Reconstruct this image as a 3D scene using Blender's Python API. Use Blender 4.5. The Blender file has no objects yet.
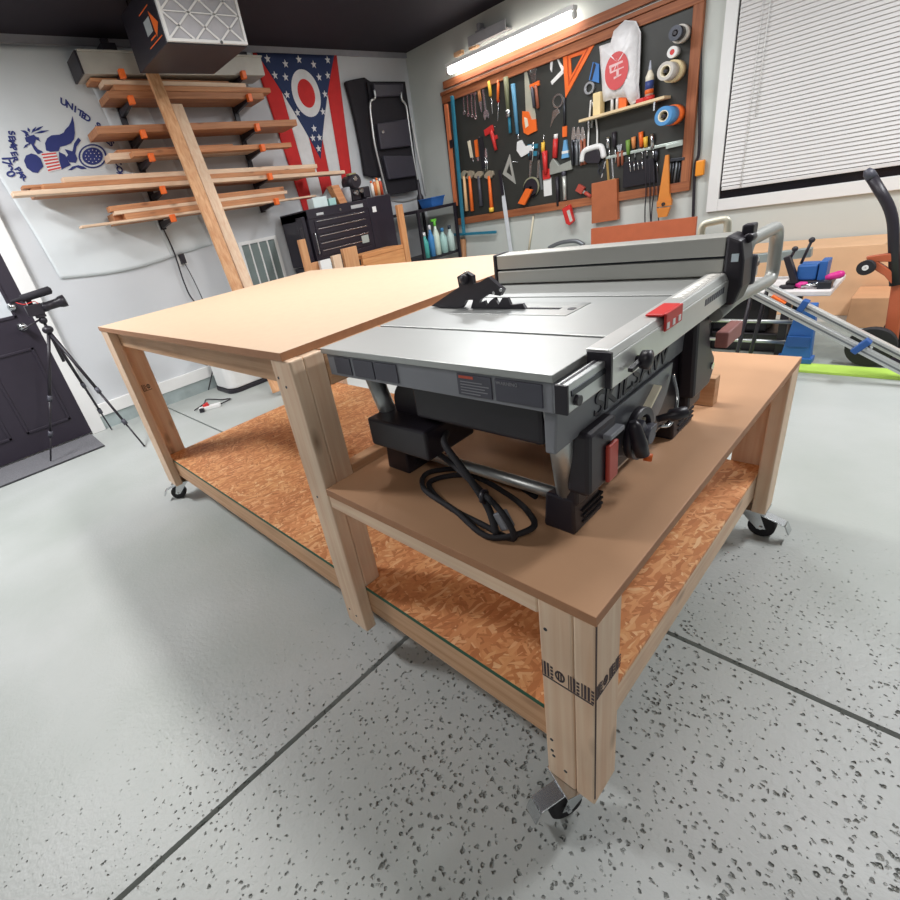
import bpy, math, random
from mathutils import Vector, Matrix
random.seed(7)
S = bpy.context.scene
COL = S.collection
PI = math.pi

# ------------------------------------------------------------------ camera
CAMLOC = Vector((2.689, -0.503, 1.199))
CAMROT = Matrix(((0.6748646583, -0.2193575840, 0.7045849440),
                 (0.7158362511, 0.4265440872, -0.5528459129),
                 (-0.1792655980, 0.8774636129, 0.4448836402)))
FPX, PX, PY = 480.26, -53.8, 2.94
cd = bpy.data.cameras.new('camera'); cam = bpy.data.objects.new('camera', cd); COL.objects.link(cam)
cd.sensor_width = 36; cd.lens = FPX / 900 * 36; cd.shift_x = -PX / 900; cd.shift_y = PY / 900
cd.clip_start = 0.05
cam.matrix_world = Matrix.Translation(CAMLOC) @ CAMROT.to_4x4()
S.camera = cam

# ------------------------------------------------------------------ light
S.view_settings.view_transform = 'Standard'; S.view_settings.look = 'None'
S.view_settings.gamma = 1; S.view_settings.use_curve_mapping = False
S.view_settings.exposure = 0.0
w = bpy.data.worlds.new('world'); S.world = w; w.use_nodes = True
w.node_tree.nodes['Background'].inputs[0].default_value = (0.8, 0.85, 1, 1)
w.node_tree.nodes['Background'].inputs[1].default_value = 0.3

def area(name, loc, sx, sy, power, col=(1, .97, .93), rot=(0, 0, 0)):
    l = bpy.data.lights.new(name, 'AREA'); l.shape = 'RECTANGLE'; l.size = sx; l.size_y = sy
    l.energy = power; l.color = col
    o = bpy.data.objects.new(name, l); COL.objects.link(o); o.location = loc; o.rotation_euler = rot
    return o
area('ceiling_tube_light', (1.2, 0.85, 2.64), 2.4, 0.22, 58, (1, .98, .96))
area('garage_light', (3.3, 2.6, 2.64), 0.3, 1.3, 78, (.97, .98, 1))
area('garage_light', (0.2, 2.9, 2.64), 1.2, 0.2, 40, (.97, .98, 1))
area('garage_light', (3.4, -1.9, 2.64), 1.3, 0.4, 22, (1, .97, .94))
area('garage_light', (-0.8, -1.05, 2.64), 1.0, 0.3, 88, (.98, .98, 1))

XL, YR, ZC = -1.928, 4.358, 2.685          # left wall, right wall, ceiling

def hit(u, v, ax, val):
    """point of the place seen at photo position (u, v) on the plane ax = val; used to measure the room"""
    r = CAMROT @ Vector(((u - 450 - PX) / FPX, -(v - 450 - PY) / FPX, -1))
    i = 'xyz'.index(ax); return CAMLOC + r * ((val - CAMLOC[i]) / r[i])

# ------------------------------------------------------------------ materials
def lin(c):
    return tuple(((x / 255) / 12.92 if x / 255 <= .04045 else ((x / 255 + .055) / 1.055) ** 2.4) for x in c)
MATS = {}
def mat(name, rgb, rough=.5, metal=0, var=.06, scale=12, bump=0, emit=0, trans=0, alpha=1):
    if name in MATS: return MATS[name]
    m = bpy.data.materials.new(name); m.use_nodes = True; nt = m.node_tree; N = nt.nodes; L = nt.links
    b = N['Principled BSDF']; c = lin(rgb)
    b.inputs['Roughness'].default_value = rough; b.inputs['Metallic'].default_value = metal
    tc = N.new('ShaderNodeTexCoord'); nz = N.new('ShaderNodeTexNoise'); nz.inputs['Scale'].default_value = scale
    nz.inputs['Detail'].default_value = 4
    L.new(tc.outputs['Object'], nz.inputs['Vector'])
    cr = N.new('ShaderNodeValToRGB'); cr.color_ramp.elements[0].position = .3; cr.color_ramp.elements[1].position = .7
    cr.color_ramp.elements[0].color = tuple(x * (1 - var) for x in c) + (1,)
    cr.color_ramp.elements[1].color = tuple(min(1, x * (1 + var)) for x in c) + (1,)
    L.new(nz.outputs['Fac'], cr.inputs['Fac']); L.new(cr.outputs['Color'], b.inputs['Base Color'])
    if bump:
        bp = N.new('ShaderNodeBump'); bp.inputs['Strength'].default_value = bump; bp.inputs['Distance'].default_value = .01
        L.new(nz.outputs['Fac'], bp.inputs['Height']); L.new(bp.outputs['Normal'], b.inputs['Normal'])
    if emit:
        b.inputs['Emission Color'].default_value = c + (1,); b.inputs['Emission Strength'].default_value = emit
    if trans: b.inputs['Transmission Weight'].default_value = trans
    MATS[name] = m; return m

def wood(name, a, b_, axis='x', rough=.6, grain=55):
    if name in MATS: return MATS[name]
    m = bpy.data.materials.new(name); m.use_nodes = True; nt = m.node_tree; N = nt.nodes; L = nt.links
    b = N['Principled BSDF']; b.inputs['Roughness'].default_value = rough
    tc = N.new('ShaderNodeTexCoord'); mp = N.new('ShaderNodeMapping')
    sc = [grain] * 3; sc['xyz'.index(axis)] = 2.2
    mp.inputs['Scale'].default_value = sc
    nz = N.new('ShaderNodeTexNoise'); nz.inputs['Scale'].default_value = 1; nz.inputs['Detail'].default_value = 5; nz.inputs['Distortion'].default_value = .6
    n2 = N.new('ShaderNodeTexNoise'); n2.inputs['Scale'].default_value = 5; n2.inputs['Detail'].default_value = 2
    vo = N.new('ShaderNodeTexVoronoi'); vo.inputs['Scale'].default_value = 3.1
    m2 = N.new('ShaderNodeMapping'); s2 = [2.6] * 3; s2['xyz'.index(axis)] = 1; m2.inputs['Scale'].default_value = s2
    L.new(tc.outputs['Object'], mp.inputs['Vector']); L.new(mp.outputs['Vector'], nz.inputs['Vector'])
    L.new(tc.outputs['Object'], n2.inputs['Vector']); L.new(tc.outputs['Object'], m2.inputs['Vector']); L.new(m2.outputs['Vector'], vo.inputs['Vector'])
    cr = N.new('ShaderNodeValToRGB'); cr.color_ramp.elements[0].position = .32; cr.color_ramp.elements[1].position = .68
    cr.color_ramp.elements[0].color = lin(a) + (1,); cr.color_ramp.elements[1].color = lin(b_) + (1,)
    L.new(nz.outputs['Fac'], cr.inputs['Fac'])
    mx = N.new('ShaderNodeMixRGB'); mx.blend_type = 'MULTIPLY'; mx.inputs['Fac'].default_value = .35
    L.new(cr.outputs['Color'], mx.inputs[1]); L.new(n2.outputs['Fac'], mx.inputs[2])
    kn = N.new('ShaderNodeValToRGB'); kn.color_ramp.elements[0].position = .0; kn.color_ramp.elements[1].position = .13
    kn.color_ramp.elements[0].color = lin(tuple(x * .55 for x in a)) + (1,); kn.color_ramp.elements[1].color = (1, 1, 1, 1)
    L.new(vo.outputs['Distance'], kn.inputs['Fac'])
    my = N.new('ShaderNodeMixRGB'); my.blend_type = 'MULTIPLY'; my.inputs['Fac'].default_value = .7
    L.new(mx.outputs['Color'], my.inputs[1]); L.new(kn.outputs['Color'], my.inputs[2])
    br = N.new('ShaderNodeBrightContrast'); br.inputs['Bright'].default_value = .0
    L.new(my.outputs['Color'], br.inputs['Color']); L.new(br.outputs['Color'], b.inputs['Base Color'])
    bp = N.new('ShaderNodeBump'); bp.inputs['Strength'].default_value = .12; bp.inputs['Distance'].default_value = .004
    L.new(nz.outputs['Fac'], bp.inputs['Height']); L.new(bp.outputs['Normal'], b.inputs['Normal'])
    MATS[name] = m; return m

def osb_mat():
    m = bpy.data.materials.new('strand_board'); m.use_nodes = True; nt = m.node_tree; N = nt.nodes; L = nt.links
    b = N['Principled BSDF']; b.inputs['Roughness'].default_value = .6
    tc = N.new('ShaderNodeTexCoord'); out = None
    dn = N.new('ShaderNodeTexNoise'); dn.inputs['Scale'].default_value = 9; dn.inputs['Detail'].default_value = 3
    L.new(tc.outputs['Object'], dn.inputs['Vector'])
    ad = N.new('ShaderNodeVectorMath'); ad.operation = 'MULTIPLY_ADD'; ad.inputs[1].default_value = (.04, .04, .04)
    L.new(dn.outputs['Color'], ad.inputs[0]); L.new(tc.outputs['Object'], ad.inputs[2])
    for k, (ang, sx, sy) in enumerate([(.5, 24, 110), (-.7, 30, 120), (1.7, 26, 100)]):
        mp = N.new('ShaderNodeMapping'); mp.inputs['Rotation'].default_value = (0, 0, ang)
        m2 = N.new('ShaderNodeMapping'); m2.inputs['Scale'].default_value = (sx, sy, 1)
        L.new(ad.outputs['Vector'], mp.inputs['Vector']); L.new(mp.outputs['Vector'], m2.inputs['Vector'])
        vo = N.new('ShaderNodeTexVoronoi'); vo.inputs['Scale'].default_value = 1
        L.new(m2.outputs['Vector'], vo.inputs['Vector'])
        sp = N.new('ShaderNodeSeparateColor'); L.new(vo.outputs['Color'], sp.inputs[0])
        cr = N.new('ShaderNodeValToRGB')
        cs = [(0, (190, 122, 74)), (.3, (208, 138, 86)), (.6, (222, 156, 102)), (.85, (232, 174, 120)), (1, (240, 196, 146))]
        e = cr.color_ramp.elements; e[0].color = lin(cs[0][1]) + (1,); e[1].color = lin(cs[-1][1]) + (1,)
        for p_, c_ in cs[1:-1]: q = e.new(p_); q.color = lin(c_) + (1,)
        L.new(sp.outputs[k % 3], cr.inputs['Fac'])
        if out is None: out = cr.outputs['Color']; last = sp
        else:
            mx = N.new('ShaderNodeMixRGB'); th = N.new('ShaderNodeMath'); th.operation = 'GREATER_THAN'; th.inputs[1].default_value = .55
            L.new(sp.outputs[(k + 1) % 3], th.inputs[0]); L.new(th.outputs[0], mx.inputs['Fac'])
            L.new(out, mx.inputs[1]); L.new(cr.outputs['Color'], mx.inputs[2]); out = mx.outputs['Color']
    nz = N.new('ShaderNodeTexNoise'); nz.inputs['Scale'].default_value = 4
    L.new(tc.outputs['Object'], nz.inputs['Vector'])
    mx = N.new('ShaderNodeMixRGB'); mx.blend_type = 'OVERLAY'; mx.inputs['Fac'].default_value = .25
    L.new(out, mx.inputs[1]); L.new(nz.outputs['Fac'], mx.inputs[2]); L.new(mx.outputs['Color'], b.inputs['Base Color'])
    return m

def floor_mat():
    m = bpy.data.materials.new('painted_concrete'); m.use_nodes = True; nt = m.node_tree; N = nt.nodes; L = nt.links
    b = N['Principled BSDF']; b.inputs['Roughness'].default_value = .46
    tc = N.new('ShaderNodeTexCoord')
    n1 = N.new('ShaderNodeTexNoise'); n1.inputs['Scale'].default_value = 1.3; n1.inputs['Detail'].default_value = 6
    n2 = N.new('ShaderNodeTexNoise'); n2.inputs['Scale'].default_value = 85; n2.inputs['Detail'].default_value = 2.0; n2.inputs['Distortion'].default_value = .25
    n3 = N.new('ShaderNodeTexNoise'); n3.inputs['Scale'].default_value = 2.2; n3.inputs['Detail'].default_value = 3
    for n in (n1, n2, n3): L.new(tc.outputs['Object'], n.inputs['Vector'])
    cr = N.new('ShaderNodeValToRGB'); cr.color_ramp.elements[0].position = .3; cr.color_ramp.elements[1].position = .75
    cr.color_ramp.elements[0].color = lin((162, 168, 162)) + (1,); cr.color_ramp.elements[1].color = lin((188, 191, 189)) + (1,)
    L.new(n1.outputs['Fac'], cr.inputs['Fac'])
    # pits: where the fine noise is high; how many is set by distance from the pitted patch near the door of the garage
    sx = N.new('ShaderNodeSeparateXYZ'); L.new(tc.outputs['Object'], sx.inputs[0])
    def mr(sock, a, b2, c, d):
        r = N.new('ShaderNodeMapRange'); r.inputs[1].default_value = a; r.inputs[2].default_value = b2
        r.inputs[3].default_value = c; r.inputs[4].default_value = d; L.new(sock, r.inputs[0]); return r.outputs[0]
    px = mr(sx.outputs['X'], -.8, .55, 0, 1)
    py = mr(sx.outputs['Y'], 1.1, .35, 0, 1)
    mu = N.new('ShaderNodeMath'); mu.operation = 'MULTIPLY'; L.new(px, mu.inputs[0]); L.new(py, mu.inputs[1])
    lo = mr(mu.outputs[0], 0, 1, .70, .53)
    l2 = N.new('ShaderNodeMath'); l2.operation = 'MULTIPLY_ADD'; l2.inputs[1].default_value = -.22; L.new(n3.outputs['Fac'], l2.inputs[0])
    l3 = N.new('ShaderNodeMath'); l3.operation = 'ADD'; l3.inputs[1].default_value = .11; L.new(lo, l3.inputs[0]); L.new(l3.outputs[0], l2.inputs[2])
    sb = N.new('ShaderNodeMath'); sb.operation = 'SUBTRACT'; L.new(n2.outputs['Fac'], sb.inputs[0]); L.new(l2.outputs[0], sb.inputs[1])
    def pits(scale, rmax):
        v = N.new('ShaderNodeTexVoronoi'); v.inputs['Scale'].default_value = scale
        dw = N.new('ShaderNodeVectorMath'); dw.operation = 'MULTIPLY_ADD'; dw.inputs[1].default_value = (.012, .012, .012)
        L.new(n2.outputs['Color'], dw.inputs[0]); L.new(tc.outputs['Object'], dw.inputs[2]); L.new(dw.outputs[0], v.inputs['Vector'])
        sp = N.new('ShaderNodeSeparateColor'); L.new(v.outputs['Color'], sp.inputs[0])
        rr_ = mr(sp.outputs[0], .12, 1, .04, rmax)
        k1 = N.new('ShaderNodeMath'); k1.operation = 'MULTIPLY'; L.new(rr_, k1.inputs[0]); L.new(dens, k1.inputs[1])
        k2 = N.new('ShaderNodeMath'); k2.operation = 'SUBTRACT'; L.new(k1.outputs[0], k2.inputs[0]); L.new(v.outputs['Distance'], k2.inputs[1])
        return mr(k2.outputs[0], -.01, .30, 0, 1)
    nd = mr(n3.outputs['Fac'], .35, .65, .55, 1.1)
    dn = N.new('ShaderNodeMath'); dn.operation = 'MULTIPLY'; L.new(mu.outputs[0], dn.inputs[0]); L.new(nd, dn.inputs[1])
    dens = mr(dn.outputs[0], 0, 1, 0, 1)
    pa_, pb2_ = pits(84, .50), pits(40, .27)
    mxp = N.new('ShaderNodeMath'); mxp.operation = 'MAXIMUM'; L.new(pa_, mxp.inputs[0]); L.new(pb2_, mxp.inputs[1]); pit = mxp.outputs[0]
    mx = N.new('ShaderNodeMixRGB'); L.new(pit, mx.inputs['Fac']); L.new(cr.outputs['Color'], mx.inputs[1]); mx.inputs[2].default_value = lin((146, 149, 142)) + (1,)
    L.new(mx.outputs['Color'], b.inputs['Base Color'])
    bp = N.new('ShaderNodeBump'); bp.invert = True; bp.inputs['Strength'].default_value = 1; bp.inputs['Distance'].default_value = .012
    L.new(pit, bp.inputs['Height'])
    b2 = N.new('ShaderNodeBump'); b2.inputs['Strength'].default_value = .35; b2.inputs['Distance'].default_value = .003
    L.new(n2.outputs['Fac'], b2.inputs['Height']); L.new(bp.outputs['Normal'], b2.inputs['Normal']); L.new(b2.outputs['Normal'], b.inputs['Normal'])
    return m

PINE = lambda ax: wood('pine_' + ax, (238, 198, 164), (252, 224, 194), ax)
PINED = lambda ax: wood('fir_' + ax, (206, 156, 114), (232, 188, 148), ax)
REDW = lambda ax: wood('stained_' + ax, (158, 92, 56), (190, 122, 80), ax)
MDF = mat('mdf', (205, 178, 150), .55, var=.03, scale=40)
MDF2 = mat('mdf_shelf', (196, 152, 116), .55, var=.04, scale=6)
MDFE = mat('mdf_edge', (170, 122, 88), .7, var=.05, scale=60)
OSB = osb_mat()
ALU = mat('brushed_aluminium', (200, 203, 202), .38, .85, .04, 60)
ALUT = mat('saw_table_aluminium', (178, 180, 178), .42, .7, .05, 5)
GREYM = mat('grey_metal', (120, 124, 128), .4, .5)
STEEL = mat('steel', (205, 208, 210), .22, 1)
DST = mat('dark_steel', (70, 72, 78), .35, .8)
BLK = mat('black_plastic', (38, 34, 42), .42)
BLK2 = mat('soft_black', (30, 27, 34), .8)
DGR = mat('dark_grey_plastic', (74, 74, 84), .45)
MGR = mat('mid_grey_plastic', (128, 130, 136), .45)
WHT = mat('white_plastic', (232, 232, 230), .4, var=.02)
CRM = mat('cream', (232, 222, 196), .6)
ORG = mat('orange_plastic', (244, 112, 40), .45)
RED = mat('red_plastic', (206, 48, 46), .4)
BLU = mat('blue_plastic', (42, 98, 168), .45)
TEAL = mat('teal_blue_paint', (46, 124, 150), .45)
YEL = mat('yellow_plastic', (244, 196, 70), .45)
MAG = mat('magenta_plastic', (214, 44, 140), .45)
GRN = mat('green_plastic', (90, 170, 70), .45)
NAVY = mat('navy_print', (48, 58, 120), .8)
CLTH = mat('white_cloth', (216, 222, 224), .9, var=.03, scale=3)
CARD = mat('cardboard', (226, 182, 142), .8, var=.04)
RUB = mat('rubber', (34, 32, 36), .75)

# ------------------------------------------------------------------ mesh building
class MB:
    def __init__(s): s.v = []; s.f = []; s.sm = []
    def add(s, vs, fs, smooth=False):
        n = len(s.v); s.v += [Vector(p) for p in vs]; s.f += [tuple(i + n for i in f) for f in fs]; s.sm += [smooth] * len(fs); return s
    def box(s, x0, x1, y0, y1, z0, z1):
        return s.hexa([(x0, y0, z0), (x1, y0, z0), (x1, y1, z0), (x0, y1, z0)], [(x0, y0, z1), (x1, y0, z1), (x1, y1, z1), (x0, y1, z1)])
    def hexa(s, lo, hi):
        return s.add(list(lo) + list(hi), [(3, 2, 1, 0), (4, 5, 6, 7), (0, 1, 5, 4), (1, 2, 6, 5), (2, 3, 7, 6), (3, 0, 4, 7)])
    def bar(s, a, b, w, h, up=(0, 0, 1)):
        """box beam from a to b, w wide across, h high along up"""
        a, b = Vector(a), Vector(b); d = (b - a).normalized(); up = Vector(up)
        if abs(d.dot(up.normalized())) > .98: up = Vector((1, 0, 0))
        sd = d.cross(up).normalized(); u = sd.cross(d).normalized(); q = []
        for e in (a, b):
            q += [e - sd * w / 2 - u * h / 2, e + sd * w / 2 - u * h / 2, e + sd * w / 2 + u * h / 2, e - sd * w / 2 + u * h / 2]
        return s.add(q, [(0, 1, 2, 3), (7, 6, 5, 4), (0, 4, 5, 1), (1, 5, 6, 2), (2, 6, 7, 3), (3, 7, 4, 0)])
    def tube(s, pts, r, n=12, closed=False):
        pts = [Vector(p) for p in pts]; m = len(pts)
        if closed is False and m == 2 and (pts[1] - pts[0]).length < 1e-6: return s
        rs = r if isinstance(r, (list, tuple)) else [r] * m
        base = len(s.v); prev = None
        for i, p in enumerate(pts):
            if closed: t = (pts[(i + 1) % m] - pts[i - 1]).normalized()
            else: t = (pts[min(i + 1, m - 1)] - pts[max(i - 1, 0)]).normalized()
            if prev is None:
                a = Vector((0, 0, 1)) if abs(t.z) < .9 else Vector((1, 0, 0)); nrm = t.cross(a).normalized()
            else:
                nrm = (prev - t * prev.dot(t)).normalized()
            prev = nrm; bn = t.cross(nrm)
            for k in range(n):
                an = 2 * PI * k / n; s.v.append(p + (nrm * math.cos(an) + bn * math.sin(an)) * rs[i])
        for i in range(m if closed else m - 1):
            for k in range(n):
                a = base + i * n + k; b = base + i * n + (k + 1) % n; j = (i + 1) % m
                s.f.append((a, b, base + j * n + (k + 1) % n, base + j * n + k)); s.sm.append(True)
        if not closed:
            s.f.append(tuple(base + k for k in reversed(range(n)))); s.f.append(tuple(base + (m - 1) * n + k for k in range(n))); s.sm += [False, False]
        return s
    def cyl(s, a, b, r, n=20, r2=None): return s.tube([a, b], [r, r if r2 is None else r2], n)
    def prism(s, pts, vec):
        pts = [Vector(p) for p in pts]; vec = Vector(vec); n = len(pts)
        return s.add(pts + [p + vec for p in pts], [tuple(reversed(range(n))), tuple(range(n, 2 * n))] + [(i, (i + 1) % n, n + (i + 1) % n, n + i) for i in range(n)])
    def ring(s, c, ax, ro, ri, h, n=28):
        """a thick washer / roll: axis ax, from c to c + ax*h"""
        c, ax = Vector(c), Vector(ax).normalized(); a = ax.cross(Vector((0, 0, 1)) if abs(ax.z) < .9 else Vector((1, 0, 0))).normalized(); b = ax.cross(a)
        base = len(s.v)
        for (r, t) in ((ro, 0), (ro, h), (ri, h), (ri, 0)):
            for k in range(n):
                an = 2 * PI * k / n; s.v.append(c + ax * t + (a * math.cos(an) + b * math.sin(an)) * r)
        for q in range(4):
            for k in range(n):
                s.f.append((base + q * n + k, base + q * n + (k + 1) % n, base + ((q + 1) % 4) * n + (k + 1) % n, base + ((q + 1) % 4) * n + k)); s.sm.append(q % 2 == 0)
        return s
    def ball(s, c, rx, ry=None, rz=None, n=14):
        ry = rx if ry is None else ry; rz = rx if rz is None else rz; c = Vector(c); base = len(s.v); m = n // 2
        s.v.append(c + Vector((0, 0, rz)))
        for i in range(1, m):
            for k in range(n):
                th = PI * i / m; ph = 2 * PI * k / n
                s.v.append(c + Vector((rx * math.sin(th) * math.cos(ph), ry * math.sin(th) * math.sin(ph), rz * math.cos(th))))
        s.v.append(c - Vector((0, 0, rz))); last = len(s.v) - 1
        for k in range(n):
            s.f.append((base, base + 1 + k, base + 1 + (k + 1) % n)); s.sm.append(True)
            for i in range(m - 2):
                a = base + 1 + i * n; s.f.append((a + k, a + n + k, a + n + (k + 1) % n, a + (k + 1) % n)); s.sm.append(True)
            a = base + 1 + (m - 2) * n; s.f.append((a + k, last, a + (k + 1) % n)); s.sm.append(True)
        return s
    def lathe(s, c, ax, prof, n=20):
        c, ax = Vector(c), Vector(ax).normalized(); return s.tube([c + ax * t for t, r in prof], [max(r, .0004) for t, r in prof], n)
    def grid(s, fn, nu, nv):
        base = len(s.v)
        for i in range(nu + 1):
            for j in range(nv + 1): s.v.append(Vector(fn(i / nu, j / nv)))
        for i in range(nu):
            for j in range(nv):
                a = base + i * (nv + 1) + j; s.f.append((a, a + nv + 1, a + nv + 2, a + 1)); s.sm.append(True)
        return s
    def build(s, name, m, parent=None, bevel=0, solid=0):
        me = bpy.data.meshes.new(name)
        if parent is not None: org = WORLD[parent.name]
        else:
            xs = [p.x for p in s.v]; ys = [p.y for p in s.v]; zs = [p.z for p in s.v]
            org = Vector(((min(xs) + max(xs)) / 2, (min(ys) + max(ys)) / 2, min(zs)))
        me.from_pydata([tuple(p - org) for p in s.v], [], s.f); me.polygons.foreach_set('use_smooth', s.sm)
        me.materials.append(m); me.update()
        o = bpy.data.objects.new(name, me); COL.objects.link(o)
        if parent is not None: o.parent = parent; WORLD[o.name] = org
        else: o.location = org; WORLD[o.name] = org
        if solid:
            md = o.modifiers.new('s', 'SOLIDIFY'); md.thickness = solid
        if bevel:
            md = o.modifiers.new('b', 'BEVEL'); md.width = bevel; md.segments = 2; md.limit_method = 'ANGLE'; md.angle_limit = .6
        return o
WORLD = {}
def thing(name, label, cat, loc, group=None):
    o = bpy.data.objects.new(name, None); o.empty_display_size = .05; COL.objects.link(o); o.location = loc
    WORLD[o.name] = Vector(loc); return tag(o, label, cat, group)
def tag(o, label, cat, group=None):
    o['label'] = label; o['category'] = cat
    if group: o['group'] = group
    return o
def struct(o): o['kind'] = 'structure'; return o
def B(*a): return MB().box(*a)
def bb(name, m, parent, *a, bevel=.002): return B(*a).build(name, m, parent, bevel)
def label(o, s): o['label'] = s; return o
def copy_tree(o, parent=None):
    c = o.copy(); COL.objects.link(c); WORLD[c.name] = WORLD[o.name]
    if parent: c.parent = parent
    for ch in list(o.children): copy_tree(ch, c)
    return c
def text(s, size, M, m, parent, name='lettering', ext=.0006, sx=1, bold=0):
    cu = bpy.data.curves.new(name, 'FONT'); cu.body = s; cu.size = size; cu.extrude = ext; cu.align_x = 'CENTER'; cu.align_y = 'CENTER'; cu.offset = bold
    t = bpy.data.objects.new('t', cu); COL.objects.link(t); bpy.context.view_layer.update()
    me = bpy.data.meshes.new_from_object(t.evaluated_get(bpy.context.evaluated_depsgraph_get()))
    bpy.data.objects.remove(t); me.transform(M @ Matrix.Diagonal((sx, 1, 1, 1)))
    me.transform(Matrix.Translation(-WORLD[parent.name])); me.materials.clear(); me.materials.append(m)
    o = bpy.data.objects.new(name, me); COL.objects.link(o); o.parent = parent; WORLD[o.name] = WORLD[parent.name]; return o
def frame(o, x, y):
    """matrix with the given origin, local x along x, local y along y"""
    x = Vector(x).normalized(); y = Vector(y); y = (y - x * y.dot(x)).normalized(); z = x.cross(y)
    return Matrix.Translation(Vector(o)) @ Matrix((x, y, z)).transposed().to_4x4()
def arc(c, a, b, r, t0, t1, n):
    c, a, b = Vector(c), Vector(a), Vector(b)
    return [c + (a * math.cos(t0 + (t1 - t0) * i / n) + b * math.sin(t0 + (t1 - t0) * i / n)) * r for i in range(n + 1)]
def smooth_path(pts, k=6):
    pts = [Vector(p) for p in pts]; out = []
    P = [pts[0]] + pts + [pts[-1]]
    for i in range(1, len(P) - 2):
        for j in range(k):
            t = j / k; a, b, c, d = P[i - 1:i + 3]
            out.append(.5 * ((2 * b) + (c - a) * t + (2 * a - 5 * b + 4 * c - d) * t * t + (3 * b - a - 3 * c + d) * t ** 3))
    return out + [pts[-1]]

# ================================================================== THE ROOM
FM = floor_mat()
fl = MB(); g = .0075
for x0, x1 in ((XL - .1, 1.765 - g), (1.765 + g, 5.2)):
    for y0, y1 in ((-3.6, .592 - g), (.592 + g, YR + .1)):
        fl.box(x0, x1, y0, y1, -.1, 0)
struct(fl.build('floor', FM))
struct(B(XL - .1, 5.2, -3.6, YR + .1, -.12, -.1).build('trim_1', BLK2))        # bottom of the control joints
WL = mat('painted_wall', (204, 207, 210), .7, var=.02, scale=3)
WR = mat('painted_side_wall', (200, 204, 198), .7, var=.02, scale=3)
CE = mat('dark_ceiling', (34, 27, 37), .8, var=.1, scale=3)
struct(B(XL - .1, XL, -3.6, YR + .1, 0, ZC).build('wall_left', WL))
struct(B(XL, 5.2, YR, YR + .1, 0, ZC).build('wall_right', WR))
WD = mat('dark_unseen_wall', (120, 122, 124), .7, var=.02, scale=3)  # unseen walls behind the camera, coloured dark to cut bounced light
struct(B(5.1, 5.2, -3.6, YR, 0, ZC).build('wall_back', WD))
struct(B(XL, 5.1, -3.6, -3.5, 0, ZC).build('wall_front', WD))
struct(B(XL - .1, 5.2, -3.6, YR + .1, ZC, ZC + .1).build('ceiling', CE))
WT = mat('white_trim', (234, 234, 232), .45, var=.01)
BLKST = mat('grey_block', (160, 172, 172), .8, var=.12, scale=9, bump=.4)
# grey concrete curb under the white baseboard of the left wall
cb = B(XL, XL + .012, .075, YR, 0, .115); struct(cb.build('trim_2', BLKST))
struct(B(XL, XL + .022, .075, YR, .112, .215).build('baseboard_left', WT, None, .004))
struct(B(XL + .022, 5.1, YR - .02, YR, 0, .12).build('baseboard_right', WT, None, .004))
# crown strip at the top of the left wall
struct(B(XL, XL + .02, .05, YR, ZC - .045, ZC).build('trim_3', mat('grey_trim', (150, 150, 156), .6)))
# entry door
DBLK = mat('door_paint', (44, 38, 50), .5, var=.05)
dr = thing('door_1', '', '', (XL + .02, -.45, 0)); del dr['label']; del dr['category']; struct(dr)
dm = B(XL + .002, XL + .03, -.93, -.028, .02, 2.05)
dm.build('panel', DBLK, dr, .002)
rp = MB()
for (a, b, c, d) in ((-.43, -.12, .18, .78), (-.84, -.53, .18, .78), (-.43, -.12, 1.0, 1.75), (-.84, -.53, 1.0, 1.75)):
    for q in ((a, b, c, c + .02), (a, b, d - .02, d), (a, a + .02, c, d), (b - .02, b, c, d)): rp.box(XL + .03, XL + .037, *q)
rp.build('panel_moulding', DBLK, dr, .003)
for i, (u, v) in enumerate(((12, 307), (22, 327))):
    p = hit(u, v, 'x', XL + .03)
    kb = MB().lathe(p, (1, 0, 0), [(0, .03), (.008, .03), (.01, .014), (.035, .014), (.042, .024), (.06, .026), (.068, .016), (.07, .002)] if i else [(0, .03), (.012, .03), (.016, .022), (.03, .02), (.031, .002)], 22)
    label(kb.build('door_knob' if i else 'deadbolt', STEEL, dr), 'chrome door knob' if i else 'chrome deadbolt')
gp = hit(0, 296, 'x', XL + .03)
bb('door_window', mat('frosted_glass', (205, 210, 214), .3), dr, XL + .03, XL + .034, -.60, -.135, 1.02, 1.72)
struct(B(XL, XL + .035, -.028, .075, 0, 2.13).build('trim_4', WT, None, .004))
struct(B(XL, XL + .035, -1.03, -.93, 0, 2.13).build('trim_5', WT, None, .004))
struct(B(XL, XL + .035, -.93, -.028, 2.05, 2.13).build('trim_6', WT, None, .004))
# window with closed blinds
wx0, wx1, wz0, wz1 = 1.175, 3.4, .722, 2.4
wn = thing('window_1', '', '', (2.2, YR, wz0)); del wn['label']; del wn['category']; struct(wn)
fr = MB()
fr.box(wx0 + .02, wx0 + .10, YR - .03, YR, wz0, wz1).box(wx1 - .08, wx1, YR - .03, YR, wz0, wz1).box(wx0 + .10, wx1 - .08, YR - .03, YR, wz0, wz0 + .085).box(wx0 + .10, wx1 - .08, YR - .03, YR, wz1 - .08, wz1)
fr.build('window_frame', WT, wn, .004)
bb('pane', mat('night_glass', (22, 20, 26), .15), wn, wx0 + .10, wx1 - .08, YR - .006, YR - .002, wz0 + .085, wz1 - .08)
bl = MB(); z = wz0 + .175
SLAT = mat('blind_slat', (226, 224, 222), .5, var=.01)
rail = B(wx0 + .115, wx1 - .095, YR - .028, YR - .012, wz0 + .145, wz0 + .17)
rail.build('bottom_rail', SLAT, wn, .003)
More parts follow.
